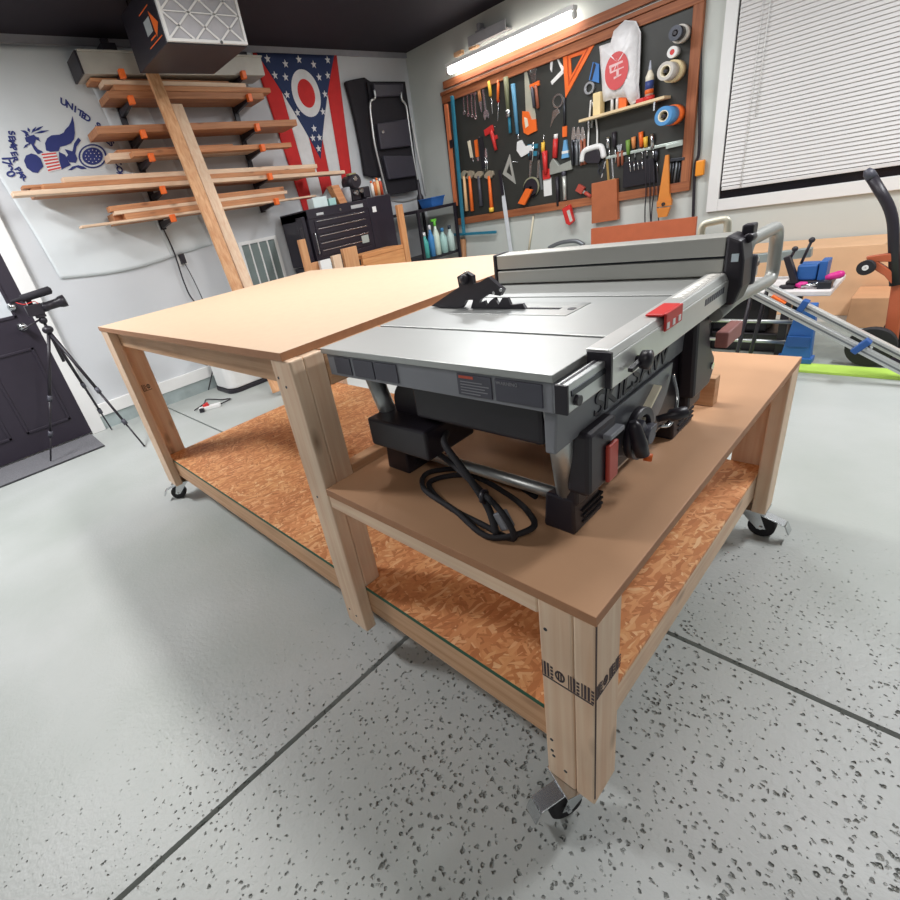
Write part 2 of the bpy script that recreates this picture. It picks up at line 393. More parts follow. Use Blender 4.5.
while z < wz1 - .09:
    bl.hexa([(wx0 + .112, YR - .03, z), (wx1 - .092, YR - .03, z), (wx1 - .092, YR - .0285, z - .001), (wx0 + .112, YR - .0285, z - .001)],
            [(wx0 + .112, YR - .018, z + .031), (wx1 - .092, YR - .018, z + .031), (wx1 - .092, YR - .0165, z + .03), (wx0 + .112, YR - .0165, z + .03)])
    z += .026
bl.build('blinds', SLAT, wn)
cdm = MB()
for x in (1.42, 2.9): cdm.cyl((x, YR - .034, wz0 + .15), (x, YR - .034, wz1 - .09), .0022, 6)
cdm.cyl((1.46, YR - .037, 1.32), (1.46, YR - .037, wz1 - .09), .003, 6)
cdm.build('blind_cord', WT, wn)
# vent grille in the left wall
p0 = hit(236, 246, 'x', XL); p1 = hit(281, 278, 'x', XL)
vy0, vy1, vz1 = 1.76, 2.18, 1.19
vt = thing('return_vent', 'white slatted return air grille low on left wall behind leaning boards', 'vent', (XL, 2.0, .75))
vm = MB().box(XL, XL + .014, vy0, vy0 + .03, .75, vz1).box(XL, XL + .014, vy1 - .03, vy1, .75, vz1).box(XL, XL + .014, vy0 + .03, vy1 - .03, vz1 - .03, vz1).box(XL, XL + .014, vy0 + .03, vy1 - .03, .75, .78)
vm.build('frame', WT, vt, .002)
bb('backing', mat('vent_dark', (120, 132, 130), .7), vt, XL, XL + .003, vy0 + .03, vy1 - .03, .78, vz1 - .03)
for k in range(1, 4):
    y = vy0 + .015 + (vy1 - vy0 - .03) * k / 4; bb('slat', WT, vt, XL + .003, XL + .014, y - .006, y + .006, .78, vz1 - .03, bevel=0)
# wall outlet with adapter
oy, oz = 1.205, 1.165
ot = thing('wall_outlet', 'white wall outlet on left wall with a black plug in it', 'outlet', (XL, oy, oz - .06))
bb('cover_plate', WT, ot, XL, XL + .006, oy - .04, oy + .04, oz - .062, oz + .062, bevel=.003)
pg = thing('plug_adapter', 'black power plug and cord in the left wall outlet', 'plug', (XL + .006, oy, oz - .03))
bb('plug_body', BLK, pg, XL + .006, XL + .045, oy - .022, oy + .022, oz - .05, oz + .03, bevel=.006)
MB().tube(smooth_path([(XL + .03, oy, oz - .04), (XL + .04, oy + .02, oz - .16), (XL + .03, oy + .05, oz - .4), (XL + .02, oy + .06, .35), (XL + .06, oy + .02, .16)]), .004, 8).build('cord', BLK, pg)
bk = MB().tube(smooth_path([hit(160, 222, 'x', XL + .05), hit(174, 252, 'x', XL + .03), hit(184, 282, 'x', XL + .03), hit(194, 301, 'x', XL + .03), (XL + .04, 1.32, .55), (XL + .05, 1.15, .24), (XL + .06, 1.0, .012)]), .006, 8)
tag(bk.build('power_cable', BLK), 'thick black cable hanging down the left wall from the lumber rack', 'cable')

# ================================================================== ROLLING WORKBENCH
HT, HS, HB, HL = .964, .613, .255, .105
W = 1.23; X1 = 1.71; X2 = 2.44
wb = thing('rolling_workbench', 'long low-and-high pine workbench on casters with table saw set into it', 'workbench', (1.2, .6, 0))
t = .019
bb('tabletop', MDF, wb, 0, X1, -.002, W, HT - t, HT, bevel=.0012)
MB().box(.0, X1 + .0006, -.0028, -.002, HT - t, HT).box(X1, X1 + .0008, -.002, W, HT - t, HT).build('tabletop_edge', MDFE, wb)
bb('saw_shelf', MDF2, wb, X1 + .027, X2, 0, W, HS - t, HS, bevel=.0012)
MB().box(X1 + .027, X2 + .0008, -.0008, 0, HS - t, HS).box(X2, X2 + .0008, 0, W, HS - t, HS).build('saw_shelf_edge', MDFE, wb)
ob = MB().box(.038, X2 - .038, .038, W - .038, HB - .011, HB); ob.build('bottom_shelf', OSB, wb, .001)
label(MB().box(.127, X2 - .127, .0370, .038, HB - .011, HB + .0006).build('shelf_edge', mat('green_edge', (40, 92, 70), .7), wb), 'green sealed edge of the strand board')
LV = PINE('z')
def leg(*boxes):
    m = MB()
    for b_ in boxes: m.box(*b_)
    return m.build('leg', LV, wb, .004)
g = .0015
LF = .104
# near row (y = 0) and far row (y = W)
leg((0, .038, .001, .138, HL, HT - t), (.038 + g, .122, 0, .037, HL, HT - t))
leg((X1 - .062, X1 + .027, 0, .037, HL, HT - t), (X1 - .061, X1 + .0265, .0375, .092, HB + .001, HT - t - .001))
leg((X2 - .038, X2, 0, .089, HL, HS - t), (X2 - LF + .003, X2 - .038 - g, 0, .037, HL, HS - t))
leg((0, .038, W - .089, W, HL, HT - t), (.038 + g, .122, W - .037, W, HL, HT - t))
leg((X1 - .062, X1 + .027, W - .037, W, HL, HT - t))
leg((X2 - .038, X2, W - .089, W, HL, HS - t), (X2 - .127, X2 - .038 - g, W - .037, W, HL, HS - t))
LH = PINED('x')
LHY = PINED('y')
for (y0, y1) in ((.038, .076), (W - .076, W - .038)):
    bb('apron', LH, wb, .039, X1 - .063, y0, y1, HT - t - .080, HT - t, bevel=.004)
    bb('bottom_rail', LH, wb, .039, X2 - .039, y0, y1, HB - .011 - .089, HB - .011, bevel=.004)
bb('shelf_rail', PINE('x'), wb, X1 + .028, X2 - LF + .002, .001, .089, HS - t - .038, HS - t, bevel=.004)
bb('shelf_rail', PINE('x'), wb, X1 + .028, X2 - .128, W - .089, W - .001, HS - t - .038, HS - t, bevel=.004)
bb('cross_beam', LHY, wb, X1 - .011, X1 + .027, .093, W - .038, HT - t - .089, HT - t, bevel=.004)
bb('cross_beam', LHY, wb, .001, .038, .09, W - .09, HT - t - .089, HT - t, bevel=.004)
bb('cross_beam', LHY, wb, X1 - .011, X1 + .0255, .093, W - .077, HS - .064, HS + .024, bevel=.004)
bb('bottom_rail', PINE('y'), wb, X2 - .076, X2 - .039, .076, W - .076, HB - .1, HB - .011, bevel=.004)
bb('bottom_rail', PINE('y'), wb, .039, .076, .076, W - .076, HB - .1, HB - .011, bevel=.004)
bb('leg_seam', mat('seam_dark', (84, 66, 62), .9), wb, X2 - .0025, X2 + .0006, .0012, .004, HL + .02, HS - t - .002, bevel=0)
# lumber stamps printed on the front leg
INK = mat('stamp_ink', (70, 58, 62), .8)
def stamp(o, ux, uy, n, seed, s=1.0):
    rnd = random.Random(seed); m = MB(); o, ux, uy = Vector(o), Vector(ux), Vector(uy); nz = ux.cross(uy) * .0006
    def q(a0, a1, b0, b1): m.prism([o + ux * a0 + uy * b0, o + ux * a1 + uy * b0, o + ux * a1 + uy * b1, o + ux * a0 + uy * b1], nz)
    a = 0
    for k in range(n):
        if k % 3 == 1:
            for i in range(12):
                t0 = 2 * PI * i / 12; t1 = 2 * PI * (i + 1) / 12
                pt = lambda t, r: o + ux * (a + .008 * s + r * math.cos(t)) + uy * (.014 * s + 1.35 * r * math.sin(t))
                m.prism([pt(t0, .008 * s), pt(t1, .008 * s), pt(t1, .0055 * s), pt(t0, .0055 * s)], nz)
            q(a + .005 * s, a + .007 * s, .006 * s, .022 * s); q(a + .009 * s, a + .011 * s, .006 * s, .022 * s); a += .021 * s
        else:
            for j in range(3):
                wd = rnd.choice((.0012, .002, .003)) * s; q(a, a + wd, 0, .028 * s); a += wd + .0022 * s
            for j in range(4): q(a, a + .004 * s, j * .007 * s, j * .007 * s + .004 * s)
            a += .007 * s
    q(0, a * .95, -.004 * s, -.0015 * s)
    return m
nm = stamp((X2 - LF + .005, -.0002, HS - .20), (.97, 0, -.02), (0, 0, 1), 4, 3, 1.25)
nm.build('lumber_stamp', INK, wb)
nm = stamp((X2 + .0002, .004, HS - .19), (0, 1, .02), (0, 0, 1), 4, 5, 1.05); nm.build('lumber_stamp', INK, wb)
nm = stamp((.0395 + .0002, .078, .50), (0, 1, 0), (0, 0, 1), 1, 6, .9)
nm = stamp((.0382, .06, .62), (0, 1, 0), (0, 0, 1), 2, 6, 1.1); nm.build('lumber_stamp', INK, wb)
sm_ = stamp((1.05, .86, HB + .0004), (.9, .3, 0), (-.3, .9, 0), 6, 9, 2.6); sm_.build('board_stamp', mat('board_ink', (96, 62, 44), .8), wb)
for (x, z) in ((X2 - .088, .53), (X2 - .088, .19), (X2 - .085, .175), (X2 - .06, .15), (X1 - .045, .90), (X1 - .02, .88), (X1 - .04, .16), (X1 - .01, .15), (X1 - .03, .57), (X2 - .088, .225)):
    MB().cyl((x, -.0008, z), (x, .002, z), .0036, 10).build('screw', DST, wb)
# casters
def caster(x, y, ang, parent):
    M = Matrix.Translation((x, y, 0)) @ Matrix.Rotation(ang, 4, 'Z')
    def tr(m): m.v = [M @ p for p in m.v]; return m
    pl = tr(B(-.048, .048, -.036, .036, HL - .006, HL)); c = pl.build('caster', STEEL, parent, .001)
    y_ = tr(MB().box(-.03, .03, -.024, .024, HL - .016, HL - .006).prism([(-.03, -.022, HL - .016), (.03, -.022, HL - .016), (.052, -.022, .035), (.028, -.022, .03)], (0, .003, 0)).prism([(-.03, .019, HL - .016), (.03, .019, HL - .016), (.052, .019, .035), (.028, .019, .03)], (0, .003, 0)))
    y_.build('fork', STEEL, c)
    tr(MB().ring((.038, -.016, .038), (0, 1, 0), .038, .006, .032, 30)).build('wheel', RUB, c)
    tr(MB().cyl((.038, -.027, .038), (.038, .027, .038), .0055, 10)).build('axle', STEEL, c)
    tr(MB().hexa([(.028, -.018, .082), (.098, -.018, .062), (.098, .018, .062), (.028, .018, .082)], [(.028, -.018, .086), (.098, -.018, .066), (.098, .018, .066), (.028, .018, .086)]).hexa([(.098, -.018, .062), (.112, -.018, .032), (.112, .018, .032), (.098, .018, .062)], [(.101, -.018, .066), (.115, -.018, .036), (.115, .018, .036), (.101, .018, .066)])).build('brake_pedal', STEEL, c, .001)
    return c
caster(X2 - .055, .034, -2.0, wb)
caster(X2 - .046, W - .045, .0, wb)
caster(.055, .05, -2.2, wb)
caster(.055, W - .05, 2.5, wb)

# ================================================================== TABLE SAW
Z0, ZT = HS, .960
ts = thing('table_saw', 'portable jobsite table saw with grey aluminium top standing on low bench shelf', 'table saw', (2.07, .42, Z0))
ZA = ZT - .012
SX0, SX1 = 1.775, 2.345
def plate(name, y0, y1, x1=SX1, z=ZT):
    return MB().box(SX0, x1, y0, y1, z - .012, z).build(name, ALUT, ts, .0012)
plate('side_wing', .062, .234); plate('table_plate', .244, .506, SX1 + .0); plate('extension_wing', .516, .70)
# groove floor under the plates
bb('slot_channel', BLK2, ts, SX0 + .01, SX1 - .01, .07, .69, ZT - .024, ZT - .0122, bevel=0)
# skirt with inset label panels on the near side
sk = bb('skirt', MGR, ts, SX0 + .012, SX1 - .004, .068, .082, ZT - .062, ZT - .012, bevel=.002)
for (a, b_) in ((1.815, 1.87), (1.88, 1.945), (1.95, 2.015), (2.165, 2.235), (2.242, 2.325)):
    o = bb('skirt_panel', DGR, ts, a, b_, .0655, .069, ZT - .055, ZT - .018, bevel=.001)
lb = MB()
for r in range(5): lb.box(2.172, 2.172 + (.045, .058, .05, .055, .04)[r], .0649, .0655, ZT - .031 - r * .005, ZT - .0295 - r * .005)
lb.build('label_text', mat('faint_print', (140, 140, 145), .6), ts)
bb('label_stripe', mat('warning_red', (190, 80, 60), .5), ts, 2.170, 2.20, .0648, .0656, ZT - .0245, ZT - .020, bevel=0)
text('WARNING', .008, frame((2.265, .0648, ZT - .024), (1, 0, 0), (0, 0, 1)), mat('faint_print', (140, 140, 145), .6), ts)
# far and back skirts
bb('rear_skirt', DGR, ts, SX0 + .012, SX0 + .026, .082, .70, ZT - .06, ZT - .012)
# front panel under the rail (leans a little), with the maker's letters
FP = MB().hexa([(SX1 - .03, .082, Z0 + .208), (SX1 - .012, .082, Z0 + .208), (SX1 - .012, .69, Z0 + .212), (SX1 - .03, .69, Z0 + .212)],
               [(SX1 - .03, .082, ZT - .014), (SX1 - .004, .082, ZT - .014), (SX1 - .004, .69, ZT - .014), (SX1 - .03, .69, ZT - .014)])
FP.build('front_panel', MGR, ts, .003)
BADGE = mat('dark_lettering', (44, 42, 54), .5)
text('SKILSAW', .062, frame((SX1 - .0088, .35, ZT - .106), (0, 1, 0), (.07, 0, 1)), BADGE, ts, 'lettering', .0012, 1.22, .0008)
# dark body, motor, plenum
bd = MB().hexa([(1.90, .26, Z0 + .16), (2.29, .26, Z0 + .16), (2.29, .66, Z0 + .16), (1.90, .66, Z0 + .16)], [(1.84, .21, ZT - .022), (2.31, .21, ZT - .022), (2.31, .68, ZT - .022), (1.84, .68, ZT - .022)])
bd.build('body', BLK, ts, .01)
bb('under_body', BLK, ts, 1.98, 2.285, .125, .262, Z0 + .19, ZT - .025, bevel=.008)
bb('lower_plate', BLK, ts, SX1 - .045, SX1 - .02, .16, .66, Z0 + .06, Z0 + .24, bevel=.006)
MB().cyl((1.93, .165, Z0 + .19), (1.93, .34, Z0 + .19), .06, 24).build('motor', BLK, ts)
bb('push_stick_holder', BLK, ts, 1.83, 2.02, .105, .26, Z0 + .10, Z0 + .17, bevel=.006)
# blade guard tray: grey quarter sector visible below the letters with slot
sec = [Vector((SX1 - .013, .20, Z0 + .212))] + [Vector((SX1 - .013, .36 + .16 * math.cos(a), Z0 + .212 - .12 * math.sin(a))) for a in [PI - i * PI / 12 for i in range(13)]]
MB().prism(sec[1:], (.008, 0, 0)).build('bevel_plate', mat('satin_grey', (104, 106, 112), .35, .4), ts, .001)
label(MB().bar((SX1 + .0, .30, Z0 + .12), (SX1 + .0, .43, Z0 + .195), .006, .018, (1, 0, 0)).build('bevel_slot', CRM, ts), 'pale slot seen through the bevel plate')
# bevel handwheel with knob
MB().ring((SX1 + .004, .33, Z0 + .14), (1, 0, 0), .050, .037, .014, 30).build('handwheel', BLK, ts)
hw = MB().cyl((SX1 - .02, .33, Z0 + .14), (SX1 + .035, .33, Z0 + .14), .017, 18).bar((SX1 + .02, .33, Z0 + .14), (SX1 + .02, .370, Z0 + .14), .014, .016, (1, 0, 0)).bar((SX1 + .02, .33, Z0 + .14), (SX1 + .02, .305, Z0 + .175), .014, .016, (1, 0, 0)).bar((SX1 + .02, .33, Z0 + .14), (SX1 + .02, .31, Z0 + .105), .014, .016, (1, 0, 0))
hw.build('wheel_hub', DGR, ts, .002)
MB().lathe((SX1 + .018, .285, Z0 + .185), (.25, .1, -1), [(0, .006), (.01, .011), (.045, .014), (.07, .012), (.073, .001)], 16).build('crank_knob', BLK, ts)
MB().lathe((SX1 + .005, .43, Z0 + .125), (.6, .6, .1), [(0, .007), (.02, .007), (.026, .013), (.055, .012), (.06, .003)], 16).build('bevel_lock', BLK, ts)
label(MB().cyl((SX1 + .012, .355, Z0 + .078), (SX1 + .026, .36, Z0 + .076), .008, 14).build('lock_button', ORG, ts), 'small orange lock button')
# switch box
bb('switch_box', BLK, ts, SX1 - .035, SX1 + .008, .150, .245, Z0 + .095, Z0 + .215, bevel=.008)
bb('switch_hood', MGR, ts, SX1 + .006, SX1 + .022, .195, .245, Z0 + .188, Z0 + .197, bevel=.002)
sr = label(bb('power_switch', mat('switch_red', (186, 70, 58), .4), ts, SX1 + .008, SX1 + .016, .203, .238, Z0 + .10, Z0 + .172, bevel=.003), 'red paddle power switch')
# roll-cage frame: legs, lower rails, upper handles
LT = MB
R = .021
for (x, y, x2, y2) in ((2.312, .115, 2.294, .19), (1.835, .135, 1.84, .19), (2.312, .64, 2.30, .64), (1.835, .66, 1.84, .66)):
    MB().tube([(x, y, ZT - .03), (x2, y2, Z0 + .04)], R, 18).build('leg', ALU if y < .2 or x > 2 else ALU, ts)
MB().tube([(1.84, .19, Z0 + .055), (2.294, .19, Z0 + .055)], .0125, 14).build('frame_tube', ALU, ts)
MB().tube([(2.304, .20, Z0 + .055), (2.304, .64, Z0 + .055)], .0145, 14).build('frame_tube', ALU, ts)
MB().tube([(1.84, .19, Z0 + .055), (1.84, .66, Z0 + .055)], .0125, 14).build('frame_tube', ALU, ts)
MB().tube([(1.84, .66, Z0 + .055), (2.30, .64, Z0 + .055)], .0125, 14).build('frame_tube', ALU, ts)
def foot(x0, x1, y0, y1, h=.075):
    f = MB().hexa([(x0, y0, Z0), (x1, y0, Z0), (x1, y1, Z0), (x0, y1, Z0)], [(x0 + .004, y0 + .004, Z0 + h), (x1 - .004, y0 + .004, Z0 + h), (x1 - .004, y1 - .012, Z0 + h * .75), (x0 + .004, y1 - .012, Z0 + h * .75)]).build('foot', BLK, ts, .005)
    rb = MB()
    for k in range(3): rb.box(x0 - .001, x1 + .0015, y0 + .03, y1 - .004, Z0 + .012 + k * .012, Z0 + .016 + k * .012)
    rb.build('foot_rib', RUB, f)
foot(2.258, 2.322, .155, .265); foot(1.80, 1.88, .160, .27, .085); foot(2.268, 2.33, .585, .71); foot(1.80, 1.88, .60, .72)
# rail and sliding cover on the front
xr = SX1 + .003
bb('front_rail', ALU, ts, xr + .010, xr + .028, .048, .90, ZT - .047, ZT - .006, bevel=.002)
bb('rail_groove', DST, ts, xr + .028, xr + .0295, .055, .90, ZT - .024, ZT - .016, bevel=0)
bb('rail_top_groove', BLK, ts, xr + .015, xr + .019, .05, .90, ZT - .0062, ZT - .0052, bevel=0)
ec = bb('rail_end_cap', BLK, ts, xr + .010, xr + .029, .043, .048, ZT - .048, ZT - .005, bevel=.001)
MB().cyl((xr + .028, .068, ZT - .034), (xr + .034, .068, ZT - .034), .0075, 16).build('end_screw', BLK, ts)
cv = MB().hexa([(xr - .004, .155, ZT - .004), (xr + .036, .155, ZT - .004), (xr + .036, .74, ZT - .004), (xr - .004, .74, ZT - .004)], [(xr - .004, .155, ZT + .009), (xr + .030, .155, ZT + .009), (xr + .030, .74, ZT + .009), (xr - .004, .74, ZT + .009)]).box(xr + .03, xr + .037, .155, .74, ZT - .05, ZT - .004)
cv.build('sliding_rail', mat('pale_aluminium', (216, 217, 214), .35, .55), ts, .002)
bb('cover_end_cap', BLK, ts, xr + .001, xr + .0372, .150, .155, ZT - .048, ZT + .006, bevel=0)  # black plastic cap on the near end of the sliding rail
bb('measuring_strip', mat('scale_white', (222, 220, 214), .5), ts, xr + .004, xr + .026, .45, .70, ZT + .009, ZT + .0096, bevel=0)
tk = MB()
for k in range(46): tk.box(xr + (.018 if k % 4 else .012), xr + .026, .455 + k * .0053, .4556 + k * .0053, ZT + .0096, ZT + .0099)
tk.build('scale_marks', BLK2, ts)
text('RIP FENCE', .016, frame((xr + .0373, .60, ZT - .018), (0, 1, 0), (0, 0, 1)), BLK2, ts) if False else None
bm = MB()
for k in range(9): bm.box(xr + .037, xr + .0374, .525 + k * .012, .534 + k * .012, ZT - .024, ZT - .012)
bm.build('rail_print', DGR, ts)
pr_ = label(MB().box(xr + .010, xr + .038, .325, .40, ZT + .010, ZT + .014).box(xr + .0375, xr + .042, .33, .40, ZT - .016, ZT + .014).build('scale_pointer', RED, ts, .002), 'red scale pointer with clear window')
pm = MB()
for y in (.338, .362, .386): pm.box(xr + .042, xr + .0428, y - .005, y + .005, ZT - .012, ZT - .002)
pm.build('pointer_mark', WHT, ts)
kk = MB().lathe((xr + .037, .235, ZT - .03), (1, 0, 0), [(0, .006), (.006, .006), (.008, .014), (.02, .015), (.024, .004)], 16).bar((xr + .045, .195, ZT - .034), (xr + .045, .235, ZT - .03), .006, .007, (1, 0, 0))
kk.build('lock_lever', BLK, ts)
# rip fence (parallel to the blade) with its locking head
fy0, fy1 = .655, .715
fc = MB().box(1.825, 2.372, fy0 + .012, fy1, ZT + .003, ZT + .077).box(1.825, 2.372, fy0, fy0 + .012, ZT + .003, ZT + .036).box(1.825, 2.372, fy0, fy0 + .012, ZT + .041, ZT + .077)
f_ = fc.build('rip_fence', mat('fence_aluminium', (178, 178, 172), .42, .55, .03, 4), ts, .002)
bb('fence_groove', DST, f_, 1.825, 2.372, fy0 + .010, fy0 + .0121, ZT + .036, ZT + .041, bevel=0)
MB().box(1.815, 1.825, fy0 - .003, fy1 + .002, ZT + .001, ZT + .080).build('fence_end_cap', BLK, f_, .003)
fb = MB().prism([(2.372, fy0 - .002, ZT - .055), (2.398, fy0 - .002, ZT - .055), (2.408, fy0 - .002, ZT - .02), (2.406, fy0 - .002, ZT + .03), (2.398, fy0 - .002, ZT + .068), (2.372, fy0 - .002, ZT + .08)], (0, .065, 0))
h_ = fb.build('fence_head', BLK, f_, .006)
MB().box(2.385, 2.412, fy0 + .063, fy0 + .078, ZT - .03, ZT + .03).build('clamp_lever', DGR, h_, .006)
MB().box(2.385, 2.405, fy0 + .04, fy0 + .07, ZT + .07, ZT + .09).cyl((2.40, fy0 + .03, ZT + .066), (2.40, fy0 + .06, ZT + .066), .009, 14).build('clamp_hook', BLK, h_, .003)
bb('head_sticker', mat('pale_sticker', (190, 205, 212), .4), h_, 2.385, 2.397, fy0 - .0035, fy0 - .002, ZT + .03, ZT + .045, bevel=0)
# far rear rail and cage handles on the far side
GT = mat('grey_tube', (166, 168, 164), .38, .45)
def bent(pts, r=.035, k=5):
    """polyline with rounded corners"""
    pts = [Vector(p) for p in pts]; out = [pts[0]]
    for a, b, c in zip(pts, pts[1:], pts[2:]):
        u = (a - b); v = (c - b); rr = min(r, u.length * .45, v.length * .45); p = b + u.normalized() * rr; q = b + v.normalized() * rr
        for i in range(k + 1):
            t_ = i / k; out.append(p * (1 - t_) ** 2 + b * 2 * t_ * (1 - t_) + q * t_ * t_)
    return out + [pts[-1]]
MB().tube(bent([hit(715, 315, 'x', 2.37), hit(735, 298, 'x', 2.375), hit(772, 279, 'x', 2.375), hit(778, 226, 'x', 2.375), hit(748, 241, 'x', 2.375), hit(742, 262, 'x', 2.375)], .04), .0145, 14).build('cage_handle', GT, ts)
MB().tube(bent([(1.86, .66, .82), (2.2, .72, .82), (2.205, 1.05, .86), (2.203, 1.05, 1.018), (2.262, 1.05, 1.025), (2.27, 1.05, .90), (2.30, .72, .83)], .014), .009, 12).build('cage_handle', mat('cream_tube', (206, 204, 186), .4, .2), ts)
MB().bar((2.33, .66, .87), (2.33, .88, .885), .03, .045).build('rear_bracket', BLK, ts, .004)
MB().prism([(SX1 - .02, .60, Z0 + .10), (SX1 - .02, .70, Z0 + .10), (SX1 - .02, .72, Z0 + .13), (SX1 - .02, .72, Z0 + .16), (SX1 - .02, .68, Z0 + .20), (SX1 - .02, .64, Z0 + .30), (SX1 - .02, .58, Z0 + .30)], (.035, 0, 0)).build('cord_bracket', BLK, ts, .008)
MB().cyl((SX1 + .014, .70, Z0 + .145), (SX1 + .018, .70, Z0 + .145), .008, 12).build('bolt', STEEL, ts)
bb('corner_guard', BLK, ts, 2.29, 2.345, .62, .70, Z0 + .06, ZT - .06, bevel=.008)
MB().tube(smooth_path([(SX1 + .01, .43, Z0 + .11), (SX1 + .02, .46, Z0 + .105), (SX1 + .015, .50, Z0 + .14), (SX1 + .0, .51, Z0 + .19)]), .0035, 8).build('hook_wire', STEEL, ts)
bb('wrench_block', mat('reddish_grip', (166, 110, 104), .6), ts, 2.36, 2.385, .70, .80, .80, .835, bevel=.003)
# blade insert, riving knife, guard and anti-kickback pawls
by = .405
bb('throat_plate', mat('throat_aluminium', (176, 179, 178), .3, .75), ts, 1.90, 2.20, by - .05, by + .05, ZT - .003, ZT + .0012, bevel=.001)
bb('blade_slot', BLK2, ts, 1.93, 2.16, by - .006, by + .006, ZT + .0011, ZT + .0016, bevel=0)
MB().cyl((2.185, by, ZT + .001), (2.185, by, ZT + .0018), .009, 16).build('finger_hole', DST, ts)
def pxz(u, v, y=by):
    p = hit(u, v, 'y', y); return p
gd = [pxz(*q) for q in ((431, 306), (459, 287), (457, 277), (465, 272), (472, 276), (473, 284), (480, 282), (488, 277), (495, 283), (503, 290), (500, 296), (489, 294), (480, 300), (476, 309), (471, 309), (473, 300), (466, 300), (462, 309), (450, 308), (440, 309))]
gd = [Vector((p.x, p.y, max(p.z, ZT + .001))) for p in gd]
gd = MB().prism(gd, (0, .012, 0)); g1 = gd.build('blade_guard', BLK, ts)
pw = [pxz(*q) for q in ((474, 310), (479, 303), (486, 300), (488, 305), (492, 300), (496, 297), (500, 304), (504, 297), (509, 297), (512, 304), (516, 304), (524, 303), (527, 308), (524, 311))]
pw = [Vector((p.x, p.y, max(p.z, ZT + .001))) for p in pw]
MB().prism([p + Vector((0, -.006, 0)) for p in pw], (0, .008, 0)).build('kickback_pawl', BLK, ts)
MB().lathe(pxz(465, 279) + Vector((0, -.012, 0)), (0, 1, 0), [(0, .004), (.004, .012), (.024, .012), (.028, .006)], 14).build('guard_knob', BLK, ts)
for q in ((466, 273), (494, 293), (501, 290)): MB().cyl(pxz(*q) + Vector((0, -.002, 0)), pxz(*q), .004, 10).build('guard_bolt', STEEL, ts)
# power cord of the saw looped on the shelf
cz = Z0 + .008
cp = smooth_path([(1.93, .20, Z0 + .12), (1.98, .16, Z0 + .10), (2.07, .13, Z0 + .09), (2.16, .10, Z0 + .075), (2.22, .085, Z0 + .05), (2.24, .08, cz), (2.16, .085, cz), (2.05, .10, cz), (1.96, .15, cz), (2.02, .22, cz), (2.14, .20, cz), (2.23, .15, cz + .012), (2.26, .11, cz + .012), (2.20, .06, cz), (2.10, .08, cz + .012), (1.98, .11, cz + .012), (1.93, .19, cz), (2.05, .26, cz), (2.2, .22, cz)], 8)
MB().tube(cp, .0062, 8).build('power_cord', RUB, ts)
MB().tube(smooth_path([(2.02, .17, Z0 + .14), (2.06, .12, Z0 + .145), (2.13, .10, Z0 + .10), (2.18, .09, Z0 + .05), (2.21, .07, Z0 + .012)]), .0075, 8).build('power_cord', RUB, ts)
MB().bar((2.205, .092, Z0 + .05), (2.225, .088, Z0 + .02), .022, .022).build('cord_plug', MGR, ts, .003)
MB().ring((2.17, .088, Z0 + .075), (1, .2, 0), .014, .009, .008, 16).build('cord_tie', BLK, ts)
# little red tools stored at the back left of the saw
rt = thing('clamp_tool', 'red and dark hand clamp seen under the left end of the table saw', 'clamp', (1.90, .27, Z0))
MB().bar((1.885, .255, Z0), (1.885, .255, Z0 + .31), .012, .02).bar((1.915, .27, Z0), (1.915, .27, Z0 + .31), .01, .016).build('clamp_bar', mat('maroon_metal', (140, 40, 46), .4), rt, .002)
bb('clamp_head', RED, rt, 1.875, 1.93, .243, .285, Z0 + .23, Z0 + .27, bevel=.004)
# wood offcuts on the shelf
tag(MB().box(2.25, 2.345, .80, .835, Z0, Z0 + .076).build('wood_offcut', PINED('x'), None, .002), 'short wood offcut standing on the low shelf behind the saw', 'offcut')

# ================================================================== LEFT WALL
def L(u, v, off=.01): return hit(u, v, 'x', XL + off)
def RW(u, v, off=.02): return hit(u, v, 'y', YR - off)
# white banner
def wav(y, z): return XL + .012 + .004 * math.sin(5 * y + 2.5 * z) + .003 * math.sin(11 * z - 4 * y)
def quad(a, b, c, d, s, t):
    a, b, c, d = [Vector(q) for q in (a, b, c, d)]
    return (a * (1 - s) + b * s) * (1 - t) + (d * (1 - s) + c * s) * t
bt = thing('banner', 'white cloth service banner with blue eagle emblem hanging behind the lumber', 'banner', (XL, .7, 1.2))
cor = [(XL, .10, 2.62), (XL, 1.02, 2.63), (XL, 1.16, 1.19), (XL, .26, 1.19)]
def bfn(s, t):
    p = quad(*cor, s, t); sag = .035 * math.sin(PI * s) * t; p.z -= sag
    edge = .012 * math.sin(9 * t + 1) * (1 if s > .9 else .3); p.y += edge
    return (wav(p.y, p.z), p.y, p.z)
MB().grid(bfn, 40, 50).build('cloth', CLTH, bt, 0, .002)
# a bunched extra fold of cloth at the upper right behind the rack and the free left edge
def bf2(s, t):
    p = quad((XL, .98, 2.62), (XL, 1.30, 2.60), (XL, 1.52, 1.22), (XL, 1.12, 1.19), s, t)
    return (wav(p.y, p.z) + .003 * math.sin(16 * s), p.y, p.z)
MB().grid(bf2, 12, 30).build('cloth_fold', CLTH, bt, 0, .002)
def emb(pts, off=.0045, th=.0008):
    """flat print on the banner from outline points seen in the photo"""
    P = []
    for q in pts:
        p = L(*q, .014); P.append(Vector((wav(p.y, p.z) + off, p.y, p.z)))
    return P
def dense(pts, k=2):
    out = []
    for a, b in zip(pts, pts[1:] + pts[:1]):
        for i in range(k): out.append((a[0] + (b[0] - a[0]) * i / k, a[1] + (b[1] - a[1]) * i / k))
    return out
em = MB()
def z1(X, Y): return (X / 6.923, 80 + Y / 6.923)
def blob(pts):
    P = emb([z1(*q) for q in pts]); em.prism(P, (.0008, 0, 0))
